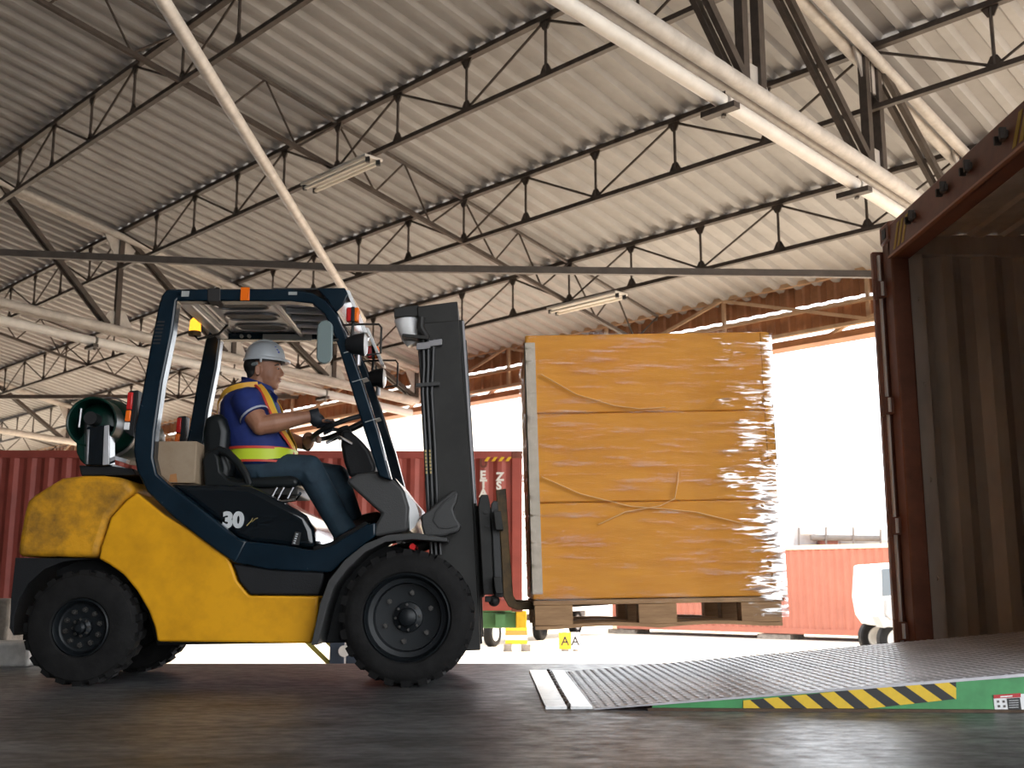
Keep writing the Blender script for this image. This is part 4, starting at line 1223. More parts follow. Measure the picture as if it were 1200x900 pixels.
# --- gas bottle on the counterweight
gb = V3(117, 497, 5.85)
gbn = obj('gas_bottle', MB().lathe([(.003, -.02), (.06, -.015), (.115, .01), (.148, .06), (.155, .12), (.155, .62), (.14, .69), (.08, .74), (.003, .75)], (gb.x, 5.86, gb.z), 'Y', 36), 'gas_green', fk)
cn = V3(112, 493, 5.78)
obj('collar', MB().lathe([(.128, -.075), (.134, -.07), (.134, .08), (.122, .08), (.122, -.07)], (gb.x - .012, 5.83, gb.z), 'Y', 36, closed=True), 'gas_green', gbn)
obj('valve', MB().cyl((gb.x - .045, 5.80, gb.z + .01), (gb.x - .045, 5.80, gb.z - .08), .02, n=12).cyl((gb.x - .02, 5.76, gb.z + .02), (gb.x - .02, 5.85, gb.z + .02), .035, n=14), 'hose', gbn)
obj('valve_stem', MB().cyl((gb.x - .07, 5.76, gb.z + .07), (gb.x - .075, 5.76, gb.z - .03), .007, n=8), 'mast_rail', gbn)
cb = pr('bottle_cradle', [(101, 500), (128, 497), (128, 546), (100, 546)], 5.735, 5.83, 'hood_black', bv=.008)
pr('cradle_strip', [(101.5, 503), (104.5, 503), (102.5, 544), (100.5, 544)], 5.728, 5.74, 'mast_rail', cb, .002)
pr('cradle_plate', [(122, 499), (127.5, 498), (127.5, 544), (120, 545)], 5.729, 5.74, 'guard_grey', cb, .002)
pr('cradle_rear', [(89, 518), (101, 505), (101, 546), (94, 540), (89, 530)], 5.76, 5.90, 'gas_green', cb, .008)
pr('cradle_base', [(92, 545), (128, 546), (155, 549), (160, 557), (95, 557.5)], 5.76, 6.62, 'plastic_dark', bv=.006)
obj('cradle_band', MB().lathe([(.160, .10), (.166, .10), (.166, .14), (.160, .14)], (gb.x, 5.86, gb.z), 'Y', 36, closed=True), 'mast_rail', cb)
obj('cradle_strut', MB().beam(V3(128, 544, 5.8), V3(152, 551, 5.8), .03, .012).beam(V3(136, 537, 5.85), V3(150, 541, 5.85), .05, .02), 'guard_grey', cb)
# --- tail lights
for Yt, near in ((5.705, True), (6.60, False)):
    T = lambda px, py: U(px, py, 5.705)
    body = obj('tail_light', MB().prism([T(*q) for q in ((151, 458), (162, 457), (160, 485), (155, 512), (146, 506), (147, 490))], Yt, Yt + .09), 'plastic_dark', fk, bevel=.005)
    for a, b, m in (((150.5, 460), (148.6, 480), 'lamp_red'), ((148.4, 481), (146.6, 494), 'lamp_orange'), ((146.4, 495), (145.2, 504), 'lamp_white')):
        obj('lens', MB().prism([T(a[0], a[1]), T(a[0] + 6, a[1]), T(b[0] + 6, b[1]), T(b[0], b[1])], Yt - .012, Yt + .07), m, body, bevel=.004)
# ------------------------------------------------------------------ carton behind the seat
mat('carton_tan', (0.33, 0.25, 0.17), 0.75, col2=(0.27, 0.19, 0.12), vscale=6)
a, b = V3(179, 566, 5.84), V3(231, 517, 5.84)
bxn = thing('carton', 'small plain tan cardboard carton behind the driver seat', 'carton', ((a.x + b.x) / 2, 6.05, a.z))
obj('box_body', MB().box(((a.x + b.x) / 2, 6.05, (a.z + b.z) / 2), (b.x - a.x, .42, b.z - a.z)), 'carton_tan', bxn, bevel=.006)
obj('tape', MB().box(((a.x + b.x) / 2, 6.05, b.z + .0006), (b.x - a.x + .002, .05, .001)), 'sticker_grey', bxn)
obj('stain', MB().prism([(a.x + .085, a.z + .006), (a.x + .13, a.z + .004), (a.x + .122, a.z + .05), (a.x + .09, a.z + .045)], 5.8388, 5.8405), 'stain_orange', bxn)

# ------------------------------------------------------------------ pallet load
mat('kraft', (0.76, 0.335, 0.050), 0.6, spec=0.15, col2=(0.66, 0.275, 0.040), vscale=2.5, stretch=(1, 1, 6), bump=0.08, bscale=40)
mat('edge_board', (0.58, 0.50, 0.41), 0.7, col2=(0.50, 0.43, 0.34), vscale=20)
mat('pallet_wood', (0.46, 0.27, 0.13), 0.7, col2=(0.30, 0.165, 0.075), vscale=4, stretch=(1, 4, 8))
YN, YB = 5.65, 6.77
TL, TR, BL, BR = [Vector((*U(x, y, YN), 0)) for x, y in ((615, 391.5), (899.5, 387), (624.5, 703), (919, 698))]
def face(u, v):
    """u 0..1 left to right, v 0..1 bottom to top on the near face, (x, z)"""
    L_ = BL.lerp(TL, v); R_ = BR.lerp(TR, v)
    q = L_.lerp(R_, u)
    return (q.x, q.y)
lay = [(0.0, .353, 'large kraft carton at the bottom of the wrapped pallet load'), (.3545, .690, 'large kraft carton in the middle of the wrapped pallet load'), (.6915, .995, 'large kraft carton on top of the wrapped pallet load')]
for v0, v1, lab in lay:
    q = face(.5, v0)
    c = thing('carton', lab, 'carton', (q[0], (YN + YB) / 2, q[1]), 'cartons wrapped on the pallet')
    obj('box_body', MB().prism([face(0, v0), face(1, v0), face(1, v1), face(0, v1)], YN, YB), 'kraft', c, bevel=.008)
    mid = face(.5, v1)
    l_, r_ = face(.002, v1), face(.998, v1)
    obj('tape', MB().prism([(l_[0], l_[1]), (r_[0], r_[1]), (r_[0], r_[1] + .0012), (l_[0], l_[1] + .0012)], 6.17, 6.23), 'edge_board', c)
# corner boards
e = .0035
def eb(u0, u1, v0, v1, y0, y1):
    return MB().prism([face(u0, v0), face(u1, v0), face(u1, v1), face(u0, v1)], y0, y1)
for lab, u0, u1, s, v0, v1 in (('grey-beige edge board up the left corner of the pallet load', -.004, .040, -1, .02, .965), ('tan edge board up the right corner of the pallet load', .968, 1.004, 1, .50, .99)):
    m = eb(u0, u1, v0, v1, YN - .006, YN - .001)
    uu = (u0, u0 + .0035) if s < 0 else (u1 - .0035, u1)
    m2 = eb(uu[0], uu[1], v0, v1, YN - .006, YN + .06)
    m.add(m2.v, m2.f)
    tag(obj('edge_board', m, 'edge_board' if s < 0 else 'kraft', smooth=0), lab, 'edge board', 'edge boards on the pallet load')
# pallet
pz = lambda u, d: (face(u, 0)[0] + d * .02, face(u, 0)[1] - d)
pq = pz(.5, .15)
pt_ = thing('pallet', 'worn wooden block pallet under the wrapped cartons', 'pallet', (pq[0], (YN + YB) / 2, pq[1]))
for i in range(7):
    y0 = YN + .005 + i * (YB - YN - .01) / 7
    obj('deck_board', MB().prism([pz(.002, .028), pz(.998, .028), pz(.998, .004), pz(.002, .004)], y0, y0 + (YB - YN - .01) / 7 - .02), 'pallet_wood', pt_, bevel=.002)
for u0, u1 in ((.006, .157), (.418, .570), (.826, .988)):
    for y0, y1 in ((YN + .004, YN + .11), (6.155, 6.265), (YB - .11, YB - .004)):
        obj('block', MB().prism([pz(u0, .128), pz(u1, .128), pz(u1, .029), pz(u0, .029)], y0, y1), 'pallet_wood', pt_, bevel=.003)
for y0, y1 in ((YN + .004, YN + .11), (6.155, 6.265), (YB - .11, YB - .004)):
    pts = []
    N_ = 24
    def low(u):
        # worn bottom board sagging up between the blocks
        return .148 - .014 * abs(math.sin(math.pi * (u - .08) / .41)) if .08 < u < .9 else .148
    lo_ = [pz(i / N_ * .98 + .008, low(i / N_ * .98)) for i in range(N_ + 1)]
    hi_ = [pz(i / N_ * .98 + .008, low(i / N_ * .98) - .018) for i in range(N_, -1, -1)]
    obj('bottom_board', MB().prism(lo_ + hi_, y0, y1), 'pallet_wood', pt_)

# stretch film
def film_material():
    m = bpy.data.materials.new('stretch_film')
    m.use_nodes = True
    nt = m.node_tree
    L = nt.links.new
    for n in list(nt.nodes):
        if n.type != 'OUTPUT_MATERIAL':
            nt.nodes.remove(n)
    out = [n for n in nt.nodes if n.type == 'OUTPUT_MATERIAL'][0]
    tc = nt.nodes.new('ShaderNodeTexCoord')
    mp = nt.nodes.new('ShaderNodeMapping'); mp.inputs['Scale'].default_value = (1.3, 1.3, 14)
    L(tc.outputs['Object'], mp.inputs['Vector'])
    n1 = nt.nodes.new('ShaderNodeTexNoise'); n1.inputs['Scale'].default_value = 3.2; n1.inputs['Detail'].default_value = 7; n1.inputs['Roughness'].default_value = 0.68; n1.inputs['Distortion'].default_value = 0.6
    L(mp.outputs['Vector'], n1.inputs['Vector'])
    bp = nt.nodes.new('ShaderNodeBump'); bp.inputs['Strength'].default_value = 0.5; bp.inputs['Distance'].default_value = 0.012
    L(n1.outputs['Fac'], bp.inputs['Height'])
    gl = nt.nodes.new('ShaderNodeBsdfGlossy'); gl.inputs['Roughness'].default_value = 0.14; gl.inputs['Color'].default_value = (1, 1, 1, 1)
    L(bp.outputs['Normal'], gl.inputs['Normal'])
    tr_ = nt.nodes.new('ShaderNodeBsdfTransparent'); tr_.inputs['Color'].default_value = (0.97, 0.97, 0.97, 1)
    fr_ = nt.nodes.new('ShaderNodeFresnel'); fr_.inputs['IOR'].default_value = 1.45
    L(bp.outputs['Normal'], fr_.inputs['Normal'])
    ma = nt.nodes.new('ShaderNodeMath'); ma.operation = 'MULTIPLY_ADD'; ma.inputs[1].default_value = 1.2; ma.inputs[2].default_value = 0.004
    ma.use_clamp = True
    n3 = nt.nodes.new('ShaderNodeTexNoise'); n3.inputs['Scale'].default_value = 2.2; n3.inputs['Detail'].default_value = 6; n3.inputs['Roughness'].default_value = 0.7
    L(mp.outputs['Vector'], n3.inputs['Vector'])
    rm_ = nt.nodes.new('ShaderNodeMapRange'); rm_.inputs['From Min'].default_value = 0.54; rm_.inputs['From Max'].default_value = 0.72; rm_.inputs['To Min'].default_value = 0.0; rm_.inputs['To Max'].default_value = 3.0
    L(n3.outputs['Fac'], rm_.inputs['Value'])
    mu = nt.nodes.new('ShaderNodeMath'); mu.operation = 'MULTIPLY'
    L(fr_.outputs['Fac'], mu.inputs[0]); L(rm_.outputs['Result'], mu.inputs[1])
    L(mu.outputs['Value'], ma.inputs[0])
    mx = nt.nodes.new('ShaderNodeMixShader')
    L(ma.outputs['Value'], mx.inputs['Fac']); L(tr_.outputs['BSDF'], mx.inputs[1]); L(gl.outputs['BSDF'], mx.inputs[2])
    L(mx.outputs['Shader'], out.inputs['Surface'])
    MAT['stretch_film'] = m
film_material()
def loose_film():
    m = bpy.data.materials.new('loose_film')
    m.use_nodes = True
    nt = m.node_tree
    L = nt.links.new
    for n in list(nt.nodes):
        if n.type != 'OUTPUT_MATERIAL':
            nt.nodes.remove(n)
    out = [n for n in nt.nodes if n.type == 'OUTPUT_MATERIAL'][0]
    gl = nt.nodes.new('ShaderNodeBsdfGlossy'); gl.inputs['Roughness'].default_value = 0.12
    tr_ = nt.nodes.new('ShaderNodeBsdfTransparent'); tr_.inputs['Color'].default_value = (0.985, 0.985, 0.985, 1)
    tc = nt.nodes.new('ShaderNodeTexCoord')
    mp = nt.nodes.new('ShaderNodeMapping'); mp.inputs['Scale'].default_value = (5, 1, 60)
    L(tc.outputs['Object'], mp.inputs['Vector'])
    ns = nt.nodes.new('ShaderNodeTexNoise'); ns.inputs['Scale'].default_value = 1.0; ns.inputs['Detail'].default_value = 5; ns.inputs['Roughness'].default_value = 0.6
    L(mp.outputs['Vector'], ns.inputs['Vector'])
    mp2 = nt.nodes.new('ShaderNodeMapping'); mp2.inputs['Scale'].default_value = (3, 1, 5)
    L(tc.outputs['Object'], mp2.inputs['Vector'])
    nb = nt.nodes.new('ShaderNodeTexNoise'); nb.inputs['Scale'].default_value = 1.0; nb.inputs['Detail'].default_value = 2
    L(mp2.outputs['Vector'], nb.inputs['Vector'])
    sx_ = nt.nodes.new('ShaderNodeSeparateXYZ')
    L(tc.outputs['Object'], sx_.inputs['Vector'])
    def mth(op, a, b):
        q = nt.nodes.new('ShaderNodeMath'); q.operation = op
        for i_, v_ in enumerate((a, b)):
            if isinstance(v_, (int, float)):
                q.inputs[i_].default_value = v_
            else:
                L(v_, q.inputs[i_])
        return q.outputs['Value']
    # gloss streaks painted denser towards the corner, where the glints should fall
    dens = mth('ADD', mth('ADD', ns.outputs['Fac'], mth('MULTIPLY', sx_.outputs['X'], 0.95)), mth('MULTIPLY', mth('SUBTRACT', nb.outputs['Fac'], 0.5), 0.9))
    mrr = nt.nodes.new('ShaderNodeMapRange'); mrr.inputs['From Min'].default_value = 0.56; mrr.inputs['From Max'].default_value = 0.74; mrr.inputs['To Max'].default_value = 0.62
    L(dens, mrr.inputs['Value'])
    ma = nt.nodes.new('ShaderNodeMath'); ma.operation = 'ADD'; ma.inputs[1].default_value = 0.0; ma.use_clamp = True
    L(mrr.outputs['Result'], ma.inputs[0])
    mx = nt.nodes.new('ShaderNodeMixShader')
    L(ma.outputs['Value'], mx.inputs['Fac']); L(tr_.outputs['BSDF'], mx.inputs[1]); L(gl.outputs['BSDF'], mx.inputs[2])
    L(mx.outputs['Shader'], out.inputs['Surface'])
    MAT['loose_film'] = m
loose_film()
rnd = random.Random(3)
fm = MB()
NV, g = 72, .011
per_ = []
nx2, ny2 = 64, 24
for i in range(nx2):
    per_.append(('f', i / nx2))
for i in range(ny2):
    per_.append(('r', i / ny2))
for i in range(nx2):
    per_.append(('b', 1 - i / nx2))
for i in range(ny2):
    per_.append(('l', 1 - i / ny2))
from mathutils import noise as mnoise
rings = []
for j in range(NV + 1):
    v = -.016 + (1.0 + .019) * j / NV
    ring = []
    for sd, s in per_:
        u, y, ou, oy = 0, 0, 0, 0
        if sd == 'f':
            u, y, oy = s, YN, -1
        elif sd == 'r':
            u, y, ou = 1, YN + (YB - YN) * s, 1
        elif sd == 'b':
            u, y, oy = s, YB, 1
        else:
            u, y, ou = 0, YN + (YB - YN) * s, -1
        x, z = face(u, v)
        wob = mnoise.noise(Vector((x * 3.0, y * 3.0, z * 34.0))) * .006 + mnoise.noise(Vector((x * 7, y * 7 + 5, z * 70.0))) * .0025
        off = g + max(-.004, wob)
        if sd == 'f' and u > .72:          # film pulled loose and rounded over the right corner
            k_ = (u - .72) / .28
            off += .030 * math.sin(math.pi * min(1.0, k_ * 1.0)) * (0.6 + 0.5 * mnoise.noise(Vector((1.5, 0, z * 6)))) 
        ring.append((x + ou * off, y + oy * off, z))
    rings.append(ring)
fm.rings(rings, cap=False)
fo = obj('stretch_film', fm, 'stretch_film', smooth=80)
tag(fo, 'clear wrinkled stretch film wound around the pallet load', 'film')
# loose crinkled film tail, added to carry glints over the load's right end
tail = MB()
TU, TV = 60, 260
grid = []
for j in range(TV + 1):
    v = -.075 + 1.07 * j / TV
    row = []
    for i in range(TU + 1):
        u = .66 + .352 * i / TU
        x, z = face(u, v)
        k_ = i / TU
        lobe = .5 + .5 * math.sin(z * 5.2 + .9) + .35 * mnoise.noise(Vector((2.0, 3.0, z * 4)))
        rise = .030 * (1 - (1 - min(1, k_ / .45)) ** 2) * (1.0 if k_ < .45 else (1 - ((k_ - .45) / .55) ** 1.6)) * (.55 + .6 * lobe)
        w_ = min(1, k_ * 3) * min(1, (1 - k_) * 6 + .15)
        cr = mnoise.noise(Vector((x * 14, 7.0, z * 46))) * .0065 + mnoise.noise(Vector((x * 30, 2.0, z * 110))) * .0028 + mnoise.noise(Vector((x * 8, 9.0, z * 9))) * .008
        row.append((x, YN - .0135 - max(0, rise + cr * w_), z))
    grid.append(row)
o_ = len(tail.v)
for row in grid:
    tail.v += row
for j in range(TV):
    for i in range(TU):
        a_ = j * (TU + 1) + i
        tail.f.append((a_, a_ + 1, a_ + TU + 2, a_ + TU + 1))
obj('film_tail', tail, 'loose_film', fo, smooth=180)
# twisted film bands crossing the near face
def band(nm, pts, par):
    P3 = []
    for u, v in pts:
        x, z = face(u, v)
        P3.append((x, YN - .022, z))
    obj(nm, MB().tube(P3, .0075, 6, sx=.3), 'film_band', par)
mat('film_band', (0.78, 0.46, 0.17), 0.3)
band('film_fold', [(.06, .84), (.2, .76), (.35, .715), (.46, .70), (.56, .705)], fo)
band('film_fold', [(.05, .45), (.2, .385), (.4, .335), (.52, .325), (.66, .31), (.85, .265)], fo)
band('film_fold', [(.27, .27), (.38, .315), (.52, .335), (.58, .36), (.595, .42), (.60, .46)], fo)
# ------------------------------------------------------------------ driver
mat('skin', (0.36, 0.17, 0.10), 0.5, col2=(0.30, 0.135, 0.08), vscale=14)
mat('hair_black', (0.012, 0.010, 0.009), 0.6)
mat('shirt_blue', (0.010, 0.026, 0.165), 0.75, col2=(0.007, 0.018, 0.12), vscale=9, bump=0.25, bscale=18)
mat('shirt_trim', (0.40, 0.42, 0.50), 0.7)
mat('denim', (0.022, 0.050, 0.075), 0.8, col2=(0.012, 0.028, 0.045), vscale=8, bump=0.35, bscale=16)
mat('hivis_lime', (0.55, 0.68, 0.03), 0.5)
mat('hivis_orange', (0.80, 0.42, 0.04), 0.5)
mat('hivis_red', (0.55, 0.05, 0.03), 0.5)
mat('hat_white', (0.50, 0.53, 0.56), 0.32, coat=0.3)
mat('emblem_blue', (0.05, 0.08, 0.42), 0.4)
mat('shoe_brown', (0.045, 0.018, 0.014), 0.5)
mat('lip', (0.20, 0.06, 0.05), 0.5)
mat('glove_dark', (0.010, 0.014, 0.022), 0.6)
mat('eye_white', (0.32, 0.28, 0.26), 0.4)
mat('strap_grey', (0.22, 0.25, 0.25), 0.5)

def remeshed(nm, mb, m, par, voxel, smooth_it=6):
    o = obj(nm, mb, m, par, smooth=180)
    r = o.modifiers.new('union', 'REMESH')
    r.mode = 'VOXEL'
    r.voxel_size = voxel
    r.use_smooth_shade = True
    s = o.modifiers.new('soft', 'SMOOTH')
    s.factor = 0.5
    s.iterations = smooth_it
    return o

HY = YC
TS = [  # py, centre px, half depth px, half width m
    (450, 299, 11, .075), (456, 297, 17, .115), (463, 294.5, 25, .165), (474, 293.5, 32, .205), (490, 295.5, 35, .21),
    (508, 299.5, 35.5, .21), (524, 305, 36.5, .21), (538, 308, 36, .205), (552, 308, 33, .195), (566, 308, 28, .18)]
def torso_row(py):
    for i in range(len(TS) - 1):
        if TS[i][0] <= py <= TS[i + 1][0]:
            t = (py - TS[i][0]) / (TS[i + 1][0] - TS[i][0])
            return [TS[i][k] * (1 - t) + TS[i + 1][k] * t for k in range(4)]
    return TS[-1] if py > TS[-1][0] else TS[0]
def torso(py, a, off=0.0):
    """surface point at image row py, a = 0 near side, 90 front, -90 back (degrees)"""
    _, cx, hd, hw = torso_row(py)
    c = V3(cx, py, HY)
    sc = HY / FPX
    a = math.radians(a)
    rx = hd * sc + off
    ry = hw + off
    s, co = math.sin(a), math.cos(a)
    # slightly squared ellipse
    k = (abs(s) ** 2.4 + abs(co) ** 2.4) ** (-1 / 2.4)
    return Vector((c.x + rx * s * k, HY - ry * co * k, c.z))
def torso_mesh(off, y0, y1, n=12):
    m = MB()
    rs = []
    for i in range(n + 1):
        py = y0 + (y1 - y0) * i / n
        rs.append([torso(py, 360.0 * k / 28, off) for k in range(28)])
    return m.rings(rs)

# joints
SHR, ELR, WRR = V3(289, 471, 6.02), V3(305, 499, 5.97), V3(366, 487.5, 6.03)
SHL, ELL, WRL = V3(303, 470, 6.38), V3(326, 512, 6.44), V3(362, 521.5, 6.36)
HIPR, KNR, ANR = V3(308, 553, 6.10), V3(362, 550, 6.08), V3(402, 620, 6.07)
HIPL, KNL, ANL = V3(310, 554, 6.31), V3(394, 560, 6.34), V3(411, 606, 6.34)

body = MB()
# head: skull, face, jaw, nose, brow, lips, chin, ears, neck
H = lambda x, y, Y=HY: V3(x, y, Y)
body.ell(H(308.5, 425), (.098, .078, .105), 24, 16)
body.ell(H(313, 437), (.078, .070, .092), 20, 14)
body.ell(H(315, 447), (.058, .060, .052), 18, 12)           # jaw and cheeks
body.ell(H(321.5, 453), (.026, .034, .020), 12, 8)           # chin
body.ell(H(311, 451), (.052, .054, .036), 14, 10)            # full under-chin
body.ell(H(325, 428.5), (.020, .048, .014), 12, 8)           # brow
body.tube([H(326, 430), H(329, 435), H(330.6, 438.5), H(328.5, 440.6)], [.009, .012, .0155, .011], 10)   # nose
for s in (-.013, .013):
    body.ell(H(328.3, 439.5, HY + s), (.010, .009, .008), 8, 6)
body.ell(H(326.8, 444.3), (.012, .026, .0065), 10, 8)        # upper lip
body.ell(H(326.4, 447.2), (.012, .024, .007), 10, 8)         # lower lip
for s in (-1, 1):
    body.ell(H(316.5, 441, HY + s * .032), (.038, .034, .040), 12, 10)   # cheek
    ec = H(302, 434, HY + s * .076)
    body.tube([ec + Vector((.012 * math.cos(a) * .9, s * (.004 + .006 * (math.cos(a) < 0)), .027 * math.sin(a))) for a in [2 * math.pi * i / 14 for i in range(14)]], .0062, 8, closed=True)
    body.ell(ec, (.011, .006, .024), 8, 6)
body.tube([H(300, 460), H(303, 450), H(306, 440)], [.072, .066, .064], 16)
# trunk under the clothes
tm = torso_mesh(-.025, 456, 564)
body.add(tm.v, tm.f)
def limb(m, pts, rs, n=14):
    P2, R2 = [], []
    for i in range(len(pts) - 1):
        for k in range(4):
            t = k / 4
            P2.append(Vector(pts[i]).lerp(Vector(pts[i + 1]), t)); R2.append(rs[i] * (1 - t) + rs[i + 1] * t)
    P2.append(Vector(pts[-1])); R2.append(rs[-1])
    m.tube(P2, R2, n)
limb(body, [SHR, SHR.lerp(ELR, .55), ELR], [.062, .062, .052])
body.ell(ELR, (.053, .053, .053), 12, 8)
limb(body, [ELR, ELR.lerp(WRR, .28), ELR.lerp(WRR, .7), WRR], [.051, .055, .040, .029])
limb(body, [SHL, SHL.lerp(ELL, .5), ELL], [.060, .058, .047])
body.ell(ELL, (.047, .047, .047), 12, 8)
limb(body, [ELL, ELL.lerp(WRL, .3), WRL], [.047, .048, .030])
limb(body, [HIPR, KNR, ANR], [.085, .058, .045])
limb(body, [HIPL, KNL, ANL], [.085, .058, .045])
# right hand closes over the near part of the rim, left hand on its driver side
def rim(a):
    return SWC + (swd * math.cos(a) + Vector((0, 1, 0)) * math.sin(a)) * SWR
def hand(m, wrist, a_mid, spread, palm_off, thumb_dir, r=.0088, g=0.0):
    c = rim(a_mid)
    pc = wrist.lerp(c + palm_off, .62)
    end = c + palm_off
    m.tube([wrist, wrist.lerp(end, .35), wrist.lerp(end, .75), end], [.028 + g, .034 + g, .036 + g, .026 + g], 14)
    m.ell(wrist.lerp(end, .62), (.040 + g, .034 + g, .024 + g), 12, 8)
    for i in range(4):
        a = a_mid + spread * (i - 1.5) / 3.0
        q = rim(a)
        out = (q - SWC).normalized()
        ln = (.92, 1.0, .96, .80)[i]
        kn = q + palm_off * .75 - out * .000 + (end - wrist).normalized() * .004
        pts = [wrist.lerp(end, .8).lerp(kn, .35), kn, q + up * .024 - out * .012 * ln, q - up * .004 - out * .027 * ln, q - up * .023 - out * .012 * ln]
        m.tube(pts, [r * 1.15, r * 1.12, r * 1.02, r * .95, r * .78], 8)
        m.ell(pts[-1], (r * .8, r * .8, r * .8), 8, 6)
    b0 = wrist.lerp(end, .35)
    q = rim(a_mid + spread * .95)
    m.tube([b0, b0.lerp(q, .5) + thumb_dir * .018, q + up * .020 + thumb_dir * .004, q + up * .004 + (q - SWC).normalized() * .020], [.012, .0115, .0105, .0085], 8)
aR = math.radians(246)
aL = math.radians(168)
hand(body, WRR, aR, .34, up * .030 + Vector((-.022, 0, 0)), Vector((0, -1, 0)))
hand(body, WRL, aL, -.36, up * .022 + Vector((-.030, 0, 0)), Vector((0, 0, 1)))
pe = remeshed('person', body, 'skin', None, .0052, 3)
tag(pe, 'driver in white hard hat, blue polo and hi-vis straps, steering the forklift', 'person')

# face details
for s in (-1, 1):
    e_ = obj('eye', MB().ell(H(325.2, 432.2, HY + s * .030), (.0070, .010, .0045), 10, 8), 'eye_white', pe)
    obj('iris', MB().ell(H(326.4, 432.3, HY + s * .030), (.0045, .006, .0048), 10, 8), 'hair_black', e_)
    obj('eyebrow', MB().tube([H(327, 428.2, HY + s * .016), H(326, 427.2, HY + s * .034), H(322, 428.2, HY + s * .054)], [.0035, .0045, .003], 8), 'hair_black', pe)
obj('lips', MB().ell(H(327.9, 444.6), (.0095, .020, .0042), 10, 8).ell(H(327.5, 446.9), (.0095, .018, .0044), 10, 8), 'lip', pe)
# short black hair below the hat
hm = MB()
hm.ell(H(303, 428), (.096, .0815, .074), 24, 14)
hr = remeshed('hair', MB().ell(H(299.5, 429), (.068, .0795, .062), 22, 14).ell(H(297.5, 438), (.040, .064, .050), 18, 12).ell(H(314, 420), (.075, .080, .035), 18, 12), 'hair_black', pe, .006, 3)
# hard hat
hc = H(310.5, 423)
prof = [(1.0, 0.0), (.995, .12), (.97, .30), (.90, .52), (.78, .71), (.60, .86), (.38, .96), (.15, 1.0), (.01, 1.004)]
hb = MB()
rs = []
for rr, hh in prof:
    rs.append([hc + Vector((rr * .116 * math.cos(a), rr * .100 * math.sin(a), hh * .112 + .002)) for a in [2 * math.pi * k / 32 for k in range(32)]])
hb.rings(rs)
hat = obj('hard_hat', hb, 'hat_white', pe, smooth=60)
br_ = MB()
rs = []
for rr, hh in ((1.0, .012), (1.06, .006), (1.075, -.004), (1.05, -.008), (.99, -.002)):
    rs.append([hc + Vector(((rr * .116 + (.022 * max(0, math.cos(a)) ** 2 if rr > 1.02 else 0)) * math.cos(a), rr * .100 * math.sin(a), hh - .006 * max(0, math.cos(a)))) for a in [2 * math.pi * k / 40 for k in range(40)]])
br_.rings(rs, cap=False, closed=True)
obj('brim', br_, 'hat_white', hat, smooth=60)
for s in (-.03, 0, .03):
    obj('crown_ridge', MB().tube([hc + Vector((.112 * math.cos(a), s, .113 * math.sin(a))) * (1 if abs(s) < .01 else .985) + Vector((0, 0, .004)) for a in [math.radians(35 + 11 * i) for i in range(11)]], .0055, 8), 'hat_white', hat)
obj('head_band', MB().lathe([(.093, -.012), (.097, -.012), (.097, .004), (.093, .004)], (hc.x - .002, HY, hc.z - .004), 'Z', 36, closed=True), 'hair_black', hat)
obj('nape_strap', MB().tube([hc + Vector((-.095 * math.cos(a), .085 * math.sin(a), -.028 - .012 * math.cos(a))) for a in [math.radians(-75 + 15 * i) for i in range(11)]], .011, 8), 'strap_grey', hat)
obj('hat_clip', MB().box(hc + Vector((-.002, -.102, -.012)), (.014, .008, .030)), 'hat_white', hat, bevel=.003)
for dx, dz, w_, h_ in ((.070, .064, .012, .016), (.080, .050, .015, .012), (.088, .038, .012, .014)):
    a = math.acos(min(1, dx / .116))
    y = -.100 * math.sqrt(max(.02, 1 - (dx / .116) ** 2 - (dz / .116) ** 2)) * 1.0
    obj('emblem', MB().box(hc + Vector((dx, y - .001, dz)), (w_, .004, h_), Matrix.Rotation(.75, 3, 'Z')), 'emblem_blue', hat, bevel=.002)

# polo shirt
sh = torso_mesh(.004, 455, 548, 14)
limb(sh, [SHR + Vector((.02, .05, .01)), SHR, SHR.lerp(ELR, .40), SHR.lerp(ELR, .60)], [.080, .088, .082, .080], 18)
limb(sh, [SHL + Vector((.0, -.05, .01)), SHL, SHL.lerp(ELL, .42), SHL.lerp(ELL, .60)], [.080, .086, .080, .078], 18)
sh.tube([H(297, 461), H(299, 454), H(301, 449)], [.115, .092, .080], 20)
shirt = remeshed('polo_shirt', sh, 'shirt_blue', pe, .008, 5)
obj('sleeve_hem', MB().tube([SHR.lerp(ELR, .56), SHR.lerp(ELR, .63)], [.0855, .0845], 20, cap=False), 'shirt_trim', shirt)
col_ = MB()
rs = []
for rr, dz in ((.081, .000), (.090, .014), (.094, .012), (.092, -.012)):
    c0 = H(302, 451)
    rs.append([c0 + Vector((rr * 1.0 * math.cos(a), rr * .92 * math.sin(a), dz - .030 * math.cos(a))) for a in [2 * math.pi * k / 28 for k in range(28)]])
col_.rings(rs, cap=False, closed=True)
obj('collar', col_, 'shirt_blue', shirt, smooth=60)
for s in (-1, 1):
    obj('collar_point', MB().prism3([H(318, 459, HY + s * .05), H(325, 466, HY + s * .065), H(322, 474, HY + s * .05), H(315, 466, HY + s * .02)], (.006, 0, .004)), 'shirt_blue', shirt, bevel=.002)

